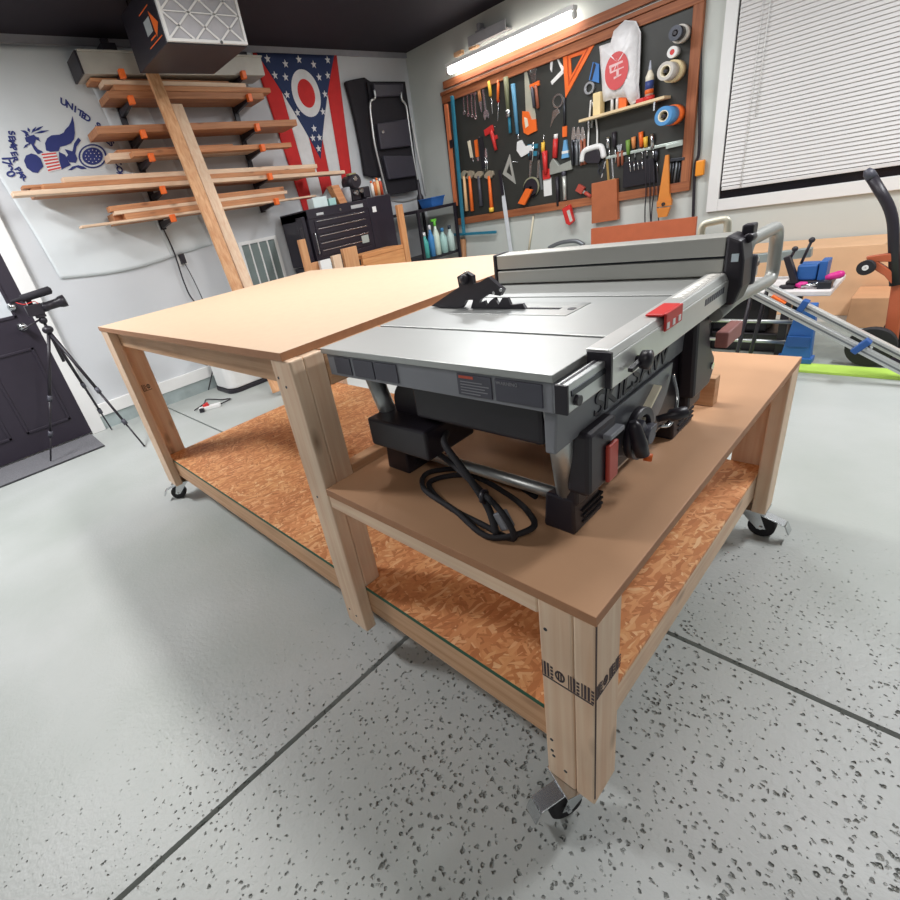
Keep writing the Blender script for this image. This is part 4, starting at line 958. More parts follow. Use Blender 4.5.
bottle(-1.42, 4.16, .6505, .045, .28, (200, 220, 214), 'clouded clear bottle at right of the corner shelf', (50, 60, 70))
o = MB().box(-1.55, -1.45, 4.12, 4.22, .1505, .25).build('parts_box', CARD, None, .003); tag(o, 'small brown carton on low board of the corner shelf', 'box')

# white air purifier, power strip, tripod camera, mat
ap = thing('air_purifier', 'white floor unit with dark base seen under the bench beside the left wall', 'appliance', (-1.62, 1.25, 0))
bd_ = MB(); P = []
def rr(x0, x1, y0, y1, r, z):
    out = []
    for cx, cy, a0 in ((x1 - r, y1 - r, 0), (x0 + r, y1 - r, 90), (x0 + r, y0 + r, 180), (x1 - r, y0 + r, 270)):
        for k in range(7): a = math.radians(a0 + k * 15); out.append((cx + r * math.cos(a), cy + r * math.sin(a), z))
    return out
MB().prism(rr(-1.84, -1.46, 1.06, 1.50, .09, .04), (0, 0, .42)).build('casing', WHT, ap, .01)
MB().prism(rr(-1.85, -1.45, 1.05, 1.51, .09, 0), (0, 0, .035)).build('base', BLK, ap, .004)
MB().box(-1.4605, -1.458, 1.30, 1.31, .12, .30).build('slot', BLK, ap)
pst = thing('power_strip', 'white power strip with red plugs lying on floor near the left wall', 'power strip', (-1.33, .77, 0))
MB().bar((-1.36, .70, .015), (-1.28, .86, .015), .05, .03).build('strip_body', WHT, pst, .004)
p1_ = MB().bar((-1.35, .74, .03), (-1.33, .78, .045), .03, .03); p1_.build('plug', RED, pst, .004)
MB().bar((-1.32, .69, .017), (-1.30, .72, .017), .03, .034).build('plug', BLK, pst, .004)
MB().tube(smooth_path([(-1.30, .87, .012), (-1.34, .98, .010), (-1.42, .93, .009), (-1.52, .90, .009), (-1.60, .86, .009), (-1.50, .80, .009), (-1.42, .68, .009)]), .005, 8).build('cord', BLK, pst)
dmt = thing('door_mat', 'grey rectangular mat on floor in front of the black door', 'mat', (-1.68, -.5, 0))
MB().box(XL + .03, -1.44, -1.3, -.04, 0, .010).build('mat_surface', mat('mat_grey', (110, 110, 114), .9, var=.2, scale=120, bump=.4), dmt, .003)
bb('mat_border', mat('mat_edge', (60, 60, 64), .8), dmt, -1.448, -1.437, -1.3, -.04, .0, .0115, bevel=.001)
# tripod with camera
TR = thing('camera_tripod', 'black tripod carrying a camera with shotgun microphone beside the black door', 'tripod', (-1.45, .0, 0))
hd = hit(50, 334, 'x', -1.48)
f1, f2 = hit(145, 447, 'z', .0), hit(52, 463, 'z', .0); f3 = Vector((-1.80, .10, 0))
f1.z = f3.z = .006; f2.z = .018
top = Vector((hd.x, hd.y, hd.z + .02))
print('tripod', top, f1, f2)
for f in (f1, f2, f3):
    m_ = top + (f - top) * .5; lg_ = MB().tube([top, m_], .011, 10).tube([m_, top + (f - top) * .78], .0085, 10).tube([top + (f - top) * .78, f], .006, 10).build('leg', BLK, TR)
    for k in (.5, .78): c_ = top + (f - top) * k; d_ = (f - top).normalized(); MB().cyl(c_ - d_ * .02, c_ + d_ * .02, .015, 12).build('leg_clamp', DGR, lg_)
MB().tube([top + Vector((0, 0, -.22)), top + Vector((0, 0, .05))], .010, 10).build('centre_column', BLK, TR)
MB().ball(top + Vector((0, 0, .01)), .035, .035, .028).build('spider', BLK, TR)
MB().ball(top + Vector((0, 0, .075)), .026).box(top.x - .025, top.x + .025, top.y - .03, top.y + .03, top.z + .095, top.z + .112).build('ball_head', BLK, TR, .003)
MB().tube([top + Vector((0, 0, .09)), top + Vector((.05, -.14, .05))], .006, 8).build('pan_handle', BLK, TR)
cb_ = thing('camera', 'black camera with long lens and furry microphone mounted on the tripod', 'camera', (top.x, top.y, top.z + .113))
tag(cb_, 'black camera with long lens and top microphone mounted on the tripod', 'camera')
tz = top.z + .113
bb('camera_body', BLK, cb_, top.x - .04, top.x + .03, top.y - .065, top.y + .03, tz, tz + .075, bevel=.006)
MB().lathe((top.x, top.y + .03, tz + .04), (.25, 1, .10), [(0, .03), (.03, .032), (.031, .028), (.10, .030), (.12, .038), (.15, .04), (.152, .03)], 20).build('lens', BLK, cb_)
MB().lathe((top.x, top.y - .12, tz + .115), (.25, 1, .10), [(0, .012), (.06, .012), (.065, .024), (.24, .026), (.25, .012)], 16).build('microphone', BLK2, cb_)
MB().box(top.x - .015, top.x + .015, top.y - .04, top.y - .01, tz + .075, tz + .115).build('mic_mount', BLK, cb_, .002)
MB().tube(smooth_path([(top.x + .01, top.y - .10, tz + .11), (top.x + .03, top.y - .06, tz + .085), (top.x + .03, top.y - .0, tz + .09), (top.x + .025, top.y + .02, tz + .06)]), .003, 6).build('mic_cable', RED, cb_)

# ================================================================== RIGHT WALL: TOOL BOARD
BX0, BX1, BZ0, BZ1 = -1.445, 1.06, .905, 2.205
YB = YR - .020                      # face of the board
pb = thing('tool_board', 'large dark tool board in a stained wood frame on the right wall', 'tool board', (-.2, YR, BZ0))
bb('board_panel', mat('board_black', (50, 51, 47), .5), pb, BX0 + .02, BX1 - .02, YB, YR - .001, BZ0 + .02, BZ1 - .02, bevel=0)
RX, RZ_ = wood('frame_x', (150, 84, 50), (186, 116, 74), 'x'), wood('frame_z', (150, 84, 50), (186, 116, 74), 'z')
bb('frame_rail', RX, pb, BX0, BX1, YR - .045, YR - .001, BZ0, BZ0 + .07, bevel=.003)
bb('frame_rail', RX, pb, BX0, BX1, YR - .062, YR - .001, BZ1 - .03, BZ1, bevel=.003)
bb('frame_rail', RX, pb, BX0, BX1, YR - .045, YR - .001, BZ1 - .10, BZ1 - .031, bevel=.003)
bb('frame_stile', BLK, pb, BX0, BX0 + .018, YR - .045, YR - .001, BZ0 + .07, BZ1 - .10, bevel=.002)
bb('frame_stile', RZ_, pb, BX1 - .07, BX1, YR - .045, YR - .001, BZ0 + .07, BZ1 - .10, bevel=.003)
tag(MB().box(-1.42, BX1, YR - .03, YR - .001, BZ1 + .025, BZ1 + .09).build('wood_ledge', RX, None, .003), 'long brown wood plank on the wall above the tool board frame', 'plank')
# tube light above the board
tl = thing('tube_light', 'bright white fluorescent tube light mounted on the wall above the tool board', 'light', (-.7, YR, 2.30))
a, b = hit(449, 63, 'y', YR - .13), hit(572, 13, 'y', YR - .13)
zt = 2.335; TA, TB = Vector((a.x, YR - .13, zt)), Vector((b.x, YR - .13, zt))
MB().box(TA.x - .03, TB.x + .03, YR - .165, YR - .095, zt + .028, zt + .06).build('light_body', WHT, tl, .004)
MB().cyl(TA, TB, .032, 18).build('tube', mat('lit_tube', (255, 250, 244), .4, var=0, emit=14), tl)
for p, sgn in ((TA, -1), (TB, 1)): MB().cyl(p, p + Vector((sgn * .03, 0, 0)), .029, 16).build('end_cap', WHT, tl)
for x in (TA.x + .15, TB.x - .15): MB().box(x - .015, x + .015, YR - .10, YR - .001, zt + .03, zt + .055).build('wall_bracket', GREYM, tl)
# shelf bracket clutter above the light
o = MB().box(-.98, -.55, YR - .10, YR - .001, 2.46, 2.475).box(-.98, -.55, YR - .115, YR - .10, 2.45, 2.53).build('wall_tray', mat('tray_grey', (160, 160, 162), .5), None, .003); tag(o, 'grey metal tray on the wall above the tube light', 'tray')
dq = MB().box(-.90, -.80, YR - .095, YR - .02, 2.476, 2.55).box(-.88, -.845, YR - .095, YR - .02, 2.55, 2.60).build('grey_hand_tool', mat('tool_grey', (142, 142, 146), .5), None, .006); tag(dq, 'grey tool lying in the tray above the tube light', 'tool')
for i, x in enumerate((-1.22, -1.03)):
    o = MB().box(x, x + .10, YR - .05, YR - .001, 2.325 + .12, 2.36 + .12).build('wood_cleat', PINED('x'), None, .003); tag(o, ('leftmost' if i == 0 else 'second') + ' small wood cleat on wall above the tube light', 'cleat')

G2 = 'hand tools hanging on the tool board'
class Tool:
    """a flat-ish tool hanging against the board between two places a (top) and b (bottom)"""
    def __init__(s, name, lab, cat, a, b, wall=YB, group=G2):
        s.y = wall; A = hit(a[0], a[1], 'y', wall - .02); Bp = hit(b[0], b[1], 'y', wall - .02)
        s.A = Vector((A.x, wall, A.z)); B_ = Vector((Bp.x, wall, Bp.z)); s.d = (B_ - s.A); s.L = s.d.length; s.d.normalize(); s.s = Vector((0, 1, 0)).cross(s.d)
        if s.s.x < 0: s.s = -s.s
        s.t = thing(name, lab, cat, tuple(B_), group)
    def P(s, t, w, h=0): return s.A + s.d * (t * s.L) + s.s * (w * 1.22) + Vector((0, -h, 0))
    def poly(s, name, m, pts, th=.012, h0=0, bev=.001):
        return MB().prism([s.P(t, w, h0) for t, w in pts], (0, -th, 0)).build(name, m, s.t, bev)
    def rect(s, name, m, t0, t1, w0, w1, th=.012, h0=0): return s.poly(name, m, [(t0, w0), (t0, w1), (t1, w1), (t1, w0)], th, h0)
    def rod(s, name, m, t0, t1, r, c=0, r2=None, h=None):
        r2 = r * 1.35 if r2 is None else r2 * 1.35; r *= 1.35; h = max(r, r2) + .001 if h is None else h
        return MB().tube([s.P(t0, c, h), s.P((t0 + t1) / 2, c, h), s.P(t1, c, h)], [r, (r + r2) / 2, r2], 12).build(name, m, s.t)
    def ring(s, name, m, t, c, R_, r, th=.008, h0=0):
        return MB().ring(s.P(t, c, h0), (0, -1, 0), R_, r, th, 20).build(name, m, s.t)
    def hook(s, t=0, c=0): return MB().cyl(s.P(t, c, -.001), s.P(t, c, .035), .003, 8).build('peg', STEEL, s.t)

# combination wrenches
for i, (u, dy) in enumerate(((462, 0), (466, 2), (470, 3), (473.5, 5))):
    T_ = Tool('wrench', ('leftmost', 'second from the left', 'third from the left', 'fourth from the left')[i] + ' of the short chrome wrenches at the upper left of tool board', 'wrench', (u, 91), (u + 1.5, 114 + dy))
    T_.rect('shaft', STEEL, .12, .9, -.006, .006, .006); T_.ring('box_end', STEEL, .95, 0, .017, .008); T_.poly('open_end', STEEL, [(-.02, -.02), (.06, -.008), (-.02, .0), (.06, .008), (-.02, .02), (.12, .018), (.18, 0), (.12, -.018)], .007)
T_ = Tool('adjustable_wrench', 'chrome adjustable wrench with large jaw, head down on the tool board', 'wrench', (482, 88), (486, 120))
T_.rect('handle', STEEL, 0, .75, -.010, .010, .009); T_.poly('jaw', STEEL, [(.7, -.018), (.7, .018), (.86, .032), (1, .024), (.88, .006), (1, -.018), (.84, -.028)], .011)
T_ = Tool('slim_pliers', 'slim silver and copper pliers left of the adjustable wrench', 'pliers', (477.5, 85), (481, 112))
T_.rod('handle', mat('copper_grip', (196, 132, 84), .4), 0, .6, .007, -.006); T_.rod('handle', mat('copper_grip', (196, 132, 84), .4), 0, .6, .007, .008); T_.poly('jaw', STEEL, [(.55, -.016), (.55, .018), (1, .004), (1, -.004)], .012)
T_ = Tool('screwdriver', 'screwdriver with yellow handle beside the adjustable wrench', 'screwdriver', (489, 81), (492, 114))
T_.rod('handle', YEL, 0, .45, .013, 0, .011); T_.rod('blade', STEEL, .45, 1, .005)
T_ = Tool('screwdriver', 'screwdriver with thin orange red handle and long silver blade', 'screwdriver', (498, 80), (497, 121))
T_.rod('handle', ORG, 0, .5, .010, 0, .009); T_.ring('collar', RED, .5, 0, .014, .003, .012); T_.rod('blade', STEEL, .52, 1, .004)
T_ = Tool('wire_brush', 'olive handled long tool with silver middle ring on tool board', 'brush', (506, 74), (510, 133))
OLV = mat('olive_plastic', (124, 126, 96), .5)
T_.rod('handle', OLV, .05, .6, .019, 0, .013); T_.rod('collar', STEEL, .6, .72, .018); T_.rod('grip', TEAL, .72, 1, .011)
T_ = Tool('bar_file', 'long blue handled file between the olive tool and the hand saw', 'file', (513, 84), (518, 139))
T_.rod('handle', mat('soft_blue', (90, 150, 184), .5), 0, .9, .015, 0, .012); T_.rod('tip', STEEL, .9, 1, .008)
T_ = Tool('hand_saw', 'hand saw with pale blade and orange and cream handle on the tool board', 'saw', (524, 68), (530, 133))
T_.poly('blade', mat('pale_saw_blade', (196, 196, 178), .4, .3), [(0, -.008), (0, .010), (.75, .055), (.98, .05), (.98, 0), (.7, -.03)], .005)
T_.poly('handle', ORG, [(.62, -.05), (.66, .0), (.80, .02), (.82, .06), (1.0, .06), (1.02, -.02), (.96, -.055), (.8, -.06)], .018, .005); T_.poly('handle_inlay', CRM, [(.72, -.038), (.76, -.01), (.88, -.005), (.9, -.035)], .002, .023)
T_ = Tool('tin_snips', 'tin snips with orange grip hanging jaws up at the tool board top', 'snips', (531, 62), (536, 109))
T_.ring('jaw_loop', STEEL, .16, 0, .042, .024, .012); T_.poly('jaw', STEEL, [(-.02, -.01), (.2, -.03), (.42, -.014), (.42, .014), (.2, .03)], .008); T_.rect('grip', ORG, .44, .54, -.035, .045, .02); T_.rod('handle', DGR, .5, .95, .011, -.016); T_.rod('handle', mat('brown_grip', (150, 84, 60), .5), .5, 1, .011, .016)
T_ = Tool('bevel_square', 'white folding angle square high on the green lit part of tool board', 'square', (551, 51), (555, 83))
T_.poly('leg', WHT, [(0, 0), (.12, .02), (.85, .062), (.68, .075), (.05, .012)], .010); T_.poly('leg', WHT, [(0, 0), (.1, -.014), (.5, -.03), (.62, -.02), (.16, .006)], .010); T_.poly('foot', WHT, [(.70, .062), (.84, .07), (1.0, -.03), (.88, -.036)], .012)
# orange speed square
tq = thing('speed_square', 'large orange triangular layout square on the tool board', 'square', tuple(RW(566, 97)), G2)
def tri(pts, k): c = sum(pts, Vector()) / 3; return [c + (p - c) * k for p in pts]
TP = [RW(563, 50, .02), RW(599, 37, .02), RW(566, 98, .02)]
def frame_tri(P, k0, k1, th, off):
    o_, i_ = tri(P, k0), tri(P, k1); m = MB()
    for q in range(3): m.prism([o_[q], o_[(q + 1) % 3], i_[(q + 1) % 3], i_[q]], (0, -th, 0))
    m.v = [p + Vector((0, -off, 0)) for p in m.v]; return m
frame_tri(TP, 1, .66, .010, 0).build('outer_frame', ORG, tq); frame_tri(TP, .52, .34, .010, 0).build('inner_frame', ORG, tq)
frame_tri(TP, .66, .52, .004, 0).build('web', mat('dark_orange', (206, 88, 34), .5), tq)
MB().prism([TP[0] + Vector((0, -.010, 0)), TP[1] + Vector((0, -.010, 0)), tri(TP, .88)[1] + Vector((0, -.010, 0)), tri(TP, .88)[0] + Vector((0, -.010, 0))], (0, -.012, 0)).build('fence_lip', ORG, tq)
T_ = Tool('caliper', 'silver curved caliper left below the orange square', 'caliper', (557, 93), (552, 128))
T_.ring('arm_loop', STEEL, .22, .01, .055, .040, .008); T_.poly('arm', STEEL, [(.42, .02), (.5, -.02), (.75, -.02), (1, -.02), (.75, .0), (.55, .04)], .010); T_.rect('scale', DST, .1, .45, .03, .045, .006)
T_ = Tool('awl', 'long awl with orange tip below the orange square', 'awl', (564, 98), (564, 137))
T_.rod('shaft', DST, 0, .7, .009); T_.rect('tip', ORG, .72, 1, -.018, .018, .012)
# second row
T_ = Tool('putty_knife', 'cream handled scraper in black holder at left of second row', 'scraper', (468, 141), (472, 163))
T_.rect('handle', CRM, 0, .75, -.012, .014, .016); T_.poly('blade', STEEL, [(.75, -.006), (.75, .01), (1, .008)], .003)
T_ = Tool('putty_knife', 'orange handled scraper next to the cream one', 'scraper', (475, 140), (477, 160))
T_.rect('handle', ORG, 0, .85, -.014, .016, .016); T_.rect('blade', STEEL, .85, 1.05, -.010, .010, .003)
T_ = Tool('tool_pouch', 'black leather holder behind the cream and orange scrapers', 'pouch', (480, 137), (484, 172), group=None)
T_.rect('pouch', BLK2, .0, .9, -.02, .02, .02); T_.hook(.0)
T_ = Tool('bar_clamp', 'red quick grip clamp at the second row of the tool board', 'clamp', (490, 126), (496, 150))
T_.rect('head', RED, .0, .25, -.07, .02, .02); T_.rod('handle', RED, .2, 1, .014, 0, .012); T_.rect('jaw', RED, .45, .6, -.01, .035, .016); T_.hook(.15, .05)
T_ = Tool('pincers', 'thin silver pliers hanging above the hammers', 'pliers', (485, 148), (486, 171))
T_.rod('handle', STEEL, .4, 1, .006, -.009); T_.rod('handle', STEEL, .4, 1, .006, .009); T_.poly('jaw', STEEL, [(0, -.004), (0, .004), (.45, .018), (.45, -.018)], .012)
for i, (u, c, lab) in enumerate(((464, YEL, 'hammer with cream and wood handle, leftmost of the hammer row'), (469.5, ORG, 'hammer with bright orange handle in the hammer row'), (478.5, DGR, 'hammer with dark grey handle in the middle of the row'), (489, ORG, 'hammer with orange and yellow handle, rightmost of the row'))):
    T_ = Tool('hammer', lab, 'hammer', (u, 175), (u + 3, 211 if i != 2 else 206))
    cc = mat('light_wood_handle', (232, 190, 142), .5) if i == 0 else c
    T_.rod('handle', cc, .03, 1, .011, 0, .016); T_.poly('head', mat('hammer_steel', (196, 184, 160), .35, .5), [(-.06, -.035), (-.12, .0), (-.08, .045), (.02, .05), (.10, .02), (.10, -.02), (.04, -.05), (-.02, -.05)], .028, 0, .003)
    if i == 3: T_.rod('butt', YEL, .9, 1.02, .020)
# small metal triangle square
tq = thing('rafter_square', 'small silver triangular square with open middle above the hammers', 'square', tuple(RW(516, 184)), G2)
frame_tri([RW(510, 154, .02), RW(516, 184, .02), RW(503, 174, .02)], 1, .45, .008, 0).build('plate', mat('pale_metal', (206, 208, 200), .35, .5), tq)
MB().cyl(RW(504, 161, .02), RW(519, 162, .02) + Vector((0, -.01, 0)), .004, 8).build('scale_rod', STEEL, tq)
T_ = Tool('white_straightedge', 'white tapered rule hanging past the lower frame left of centre', 'rule', (499, 172), (510, 252), wall=YR - .045)
T_.poly('rule_blade', mat('rule_white', (220, 224, 228), .4), [(0, -.006), (0, .010), (.4, .02), (1, .018), (1, -.018), (.4, -.022)], .004); T_.rect('grip', BLK, -.02, .28, -.012, .014, .012, .004)
T_ = Tool('dowel_rod', 'thin pale rod leaning on wall under the tool board frame', 'rod', (533, 216), (528, 252), wall=YR - .003)
T_.rod('rod', CRM, 0, 1, .007)
# level with white arm / palm sander at centre
T_ = Tool('spokeshave', 'white and pale hand tool with round end in the middle row', 'hand tool', (519, 141), (522, 156))
T_.poly('tool_body', WHT, [(0, -.02), (0, .02), (.5, .04), (.6, .10), (1, .10), (1.05, -.01), (.5, -.04)], .02)
T_ = Tool('rubber_grip_clamp', 'teal blue ratchet clamp with cross arms in the middle row', 'clamp', (534, 144), (533, 160))
T_.rect('clamp_arm', TEAL, 0, .28, -.06, .03, .016); T_.rect('clamp_arm', TEAL, .45, .75, -.05, .035, .016); T_.rod('screw', STEEL, -.1, 1.1, .007, -.01)
for i, u in enumerate((530, 538)):
    T_ = Tool('chisel', ('left', 'right')[i] + ' steel chisel of the pair below the teal clamp', 'chisel', (u, 160), (u - 1, 178)); T_.rect('blade', STEEL, .0, 1, -.010, .010, .006); T_.rod('handle', BLK, -.5, 0, .011)
T_ = Tool('tape_dispenser', 'round black caulk gun like tool with orange grip low on the board', 'hand tool', (531, 178), (523, 203))
tag(T_.t, 'round black tool with orange trigger grip low on the tool board', 'hand tool', G2)
T_.ring('round_body', BLK, .35, .03, .085, .02, .03); T_.ring('guard_ring', mat('khaki_ring', (146, 146, 120), .5), .3, .03, .09, .078, .02, .01); T_.poly('grip', ORG, [(.4, .0), (.35, .06), (1.0, .035), (1.05, -.03)], .028, .03)
T_ = Tool('screwdriver', 'short screwdriver with clear yellow handle in the middle row', 'screwdriver', (543, 138), (543, 152)); T_.rod('handle', YEL, .3, 1, .013); T_.rod('blade', STEEL, -.2, .3, .004)
T_ = Tool('putty_knife', 'large putty knife with red handle and white blade', 'putty knife', (545, 151), (547, 196))
T_.rod('handle', RED, 0, .5, .019, 0, .014); T_.rect('ferrule', RED, .4, .62, -.032, .032, .016); T_.rect('blade', WHT, .60, 1, -.036, .036, .004)
T_ = Tool('black_scraper', 'thin dark scraper hanging left of the red putty knife', 'scraper', (538, 165), (541, 190)); T_.rect('blade', GREYM, 0, 1, -.010, .010, .005)
T_ = Tool('screwdriver', 'screwdriver with fat red handle right of centre', 'screwdriver', (556, 134), (555, 158)); T_.rod('handle', RED, .2, 1, .017); T_.rod('cap', WHT, 0, .2, .014)
T_ = Tool('block_plane', 'grey cast block plane lying sideways on the tool board', 'plane', (556, 163), (556, 173))
T_.poly('plane_body', mat('cast_grey', (168, 172, 164), .4, .4), [(0, -.05), (-.6, -.02), (.3, .03), (.0, .13), (.9, .14), (1.1, -.05)], .035, 0, .004)
T_ = Tool('chalk_line', 'blue and white chalk tool above the block plane', 'hand tool', (565, 140), (565, 158)); T_.poly('case', mat('sky_blue', (110, 170, 214), .4), [(0, -.01), (0, .01), (1, .03), (1, -.03)], .022); T_.rect('band', WHT, .6, .75, -.026, .026, .024)
T_ = Tool('marker_knife', 'black utility knife with round silver studs low on the board', 'knife', (557, 177), (558, 206)); T_.rod('knife_body', BLK, 0, 1, .014, 0, .010); T_.ring('stud', STEEL, .15, 0, .012, .004, .006, .028); T_.ring('stud', STEEL, .4, 0, .012, .004, .006, .026)
T_ = Tool('grey_chisel', 'grey shafted long chisel right of the black utility knife', 'chisel', (564, 176), (565, 200)); T_.rod('shaft', mat('pale_metal', (206, 208, 200), .35, .5), 0, 1, .014, 0, .012); T_.rod('handle', DGR, -.2, 0, .015)
T_ = Tool('tape_measure', 'red and white tape measure hanging below the tool board frame', 'tape measure', (568, 205), (571, 224), wall=YR - .045)
T_.poly('case', RED, [(.1, -.05), (.0, .02), (.9, .035), (1.05, -.01), (.9, -.035)], .04, 0, .006); T_.poly('case_label', mat('label_pale', (200, 196, 188), .5), [(.28, -.01), (.25, .015), (.85, .028), (.9, .004)], .002, .04); T_.hook(.02, -.01)
for i, (u, c, lab) in enumerate(((573, DST, 'dark long nose pliers hung left of the white strap'), (577.5, GREYM, 'grey pliers right of the dark long nose pliers'), (582, mat('brown_grip', (150, 84, 60), .5), 'brown handled pliers nearest to the white earmuffs'))):
    T_ = Tool('pliers', lab, 'pliers', (u, 127), (u + 1, 165)); T_.poly('jaw', STEEL, [(0, -.008), (0, .008), (.3, .022), (.38, 0), (.3, -.022)], .012); T_.rod('handle', c, .32, 1, .008, -.012, .011); T_.rod('handle', c, .32, 1, .008, .014, .011)
T_ = Tool('red_clamps', 'cluster of small red and silver spring clamp at the lower frame', 'clamp', (577, 188), (590, 196)); T_.rect('clamp_body', mat('dull_red', (180, 74, 60), .5), 0, .45, -.02, .03, .03); T_.rect('clamp_tail', STEEL, .45, .7, -.01, .012, .02); T_.rod('handle', mat('dull_red', (180, 74, 60), .5), .6, 1.1, .012)
# earmuffs hanging by their strap
em_ = thing('ear_muffs', 'white earmuffs hanging on cords from the small shelf of tool board', 'ear muffs', tuple(RW(592, 165)), None)
MB().tube(smooth_path([RW(591, 100, .05), RW(589, 125, .04), RW(588, 148, .04)]), .008, 8).build('headband', WHT, em_); MB().tube(smooth_path([RW(593, 102, .05), RW(597, 128, .04), RW(597, 148, .04)]), .008, 8).build('headband', WHT, em_)
MB().tube(smooth_path([RW(582, 162, .05), RW(584, 152, .05), RW(592, 148, .05), RW(601, 147, .05), RW(604, 158, .05)]), [.018] * 1 + [.024] * 23 + [.016], 10).build('cup_pad', WHT, em_)
MB().prism([RW(*q, .03) for q in ((584, 158), (589, 149), (599, 149), (603, 157), (600, 163), (588, 163))], (0, -.03, 0)).build('cup_shell', BLK, em_, .004)
# brown block with scissors and small hooks
o = tag(MB().prism([RW(*q, .021) for q in ((594, 183), (619, 178), (620, 219), (594, 223))], (0, -.05, 0)).build('wood_panel_block', mat('rust_brown', (176, 100, 62), .6), None, .004), 'rust brown square block hanging from the lower edge of tool board', 'block')
T_ = Tool('scissors', 'dark scissors with round handles above the rust brown block', 'scissors', (600, 162), (600, 178)); T_.ring('handle', DST, .1, 0, .03, .018, .01); T_.ring('handle', DST, .55, 0, .03, .018, .01); T_.poly('blade', STEEL, [(.0, .03), (.0, .04), (1, .012), (1, 0)], .006)
T_ = Tool('brass_square', 'brass and steel square right of the scissors', 'square', (606, 158), (608, 184)); T_.rect('blade', mat('brass', (190, 160, 100), .35, .7), 0, 1, -.008, .008, .006); T_.rect('blade', STEEL, 0, 1, .03, .042, .006); T_.rect('stock', mat('brass', (190, 160, 100), .35, .7), .85, 1.0, -.04, .05, .014)
# magnetic strip with its tools
mg = thing('magnetic_strip', 'long pale magnetic strip crossing the lower right of the tool board', 'tool strip', tuple(RW(645, 150)))
A_, B_ = RW(606, 158, .03), RW(683, 141, .03)
MB().bar(A_, B_, .02, .022, (0, 0, 1)).build('strip', mat('strip_metal', (188, 198, 190), .35, .6), mg, .002)
MB().bar(RW(666, 147, .045), RW(683, 143, .045), .014, .03, (0, 0, 1)).build('strip_end', mat('strip_metal', (188, 198, 190), .35, .6), mg, .002)
OLB = mat('green_grip', (120, 160, 70), .5)
for i, (u, vt, vb, c, k, lab) in enumerate(((608, 137, 160, STEEL, 0, 'silver hook tool at the left end of magnetic strip'), (614, 132, 163, BLK, 0, 'tall black screwdriver on left part of the magnetic strip'), (619, 145, 166, mat('brown_grip', (150, 84, 60), .5), 1, 'brown gripped pliers opened below the magnetic strip'), (628, 140, 170, OLB, 0, 'green handled screwdriver on the magnetic strip'), (633.5, 137, 160, mat('salmon_grip', (226, 150, 90), .5), 0, 'salmon handled screwdriver beside the green one'), (641, 132, 163, ORG, 0, 'orange topped screwdriver at the middle of the magnetic strip'), (645.5, 137, 158, YEL, 0, 'yellow handled screwdriver right of the orange topped one'), (652, 134, 164, STEEL, 0, 'white shafted driver right of the yellow handle'), (656, 150, 172, DST, 0, 'thin dark pick hanging from right part of magnetic strip'))):
    T_ = Tool('screwdriver' if k == 0 else 'pliers', lab, 'screwdriver' if k == 0 else 'pliers', (u, vt), (u + 1, vb), group='tools on the magnetic strip')
    if k: T_.poly('jaw', STEEL, [(0, -.02), (0, .02), (.35, .01), (.35, -.01)], .014, .001); T_.rod('handle', c, .3, 1, .009, -.012, .009); T_.rod('handle', c, .3, 1, .009, .016, .009)
    else: T_.rod('handle', c, 0, .48, .014, 0, .011); T_.rod('blade', STEEL, .48, 1, .0045)
T_ = Tool('clamp_bar', 'orange yellow wooden hand clamp hanging past the lower frame', 'clamp', (667, 155), (663, 217), wall=YR - .045)
YO = mat('amber_wood', (220, 136, 56), .5)
T_.poly('jaw', YO, [(0, -.010), (0, .010), (.6, .03), (.72, .045), (.72, -.04), (.6, -.035)], .024); T_.rect('head', YO, .72, .82, -.045, .05, .03); T_.poly('jaw', YO, [(.84, -.045), (.84, .045), (1.0, .025), (1.0, -.03)], .03); T_.ring('screw', DST, .78, 0, .014, .004, .006, .03)
T_ = Tool('bit_index', 'dark comb like rack of bits at the lower right of tool board', 'bit rack', (677, 158), (673, 187)); T_.rect('rack', DST, .0, .1, -.05, .05, .03)
for k in range(5): T_.rod('bit', DST if k % 2 else GREYM, .05, 1 - .06 * (k % 3), .006, -.04 + .02 * k)
o = MB()
for i, (u, w_) in enumerate(((645, 0), (649, 1), (653, -1), (657, 1))):
    q = MB().tube(smooth_path([RW(u, 150 + 6 * i, .05), RW(u + 1, 190, .06), RW(u + w_, 208, .06), RW(u + 2 * w_, 226, .06)]), .005, 8).build('black_lead', BLK); tag(q, ('leftmost', 'second', 'third', 'rightmost')[i] + ' black cable hanging below the lower right frame', 'cable', 'black cables under the tool board')
o = MB().prism([RW(*q, .021) for q in ((625, 162), (655, 158), (657, 182), (624, 188))], (0, -.035, 0)).build('tool_pouch', BLK2, None, .006); tag(o, 'black pouch on the board under the magnetic strip', 'pouch')
for k in range(4):
    T_ = Tool('hex_key', ('leftmost', 'second', 'third', 'fourth')[k] + ' small hex key above the black pouch', 'hex key', (629 + k * 4, 163 - k * .7), (630 + k * 4, 172 - k), wall=YB - .035, group='hex keys by the pouch'); T_.rod('key', STEEL, 0, 1, .004)
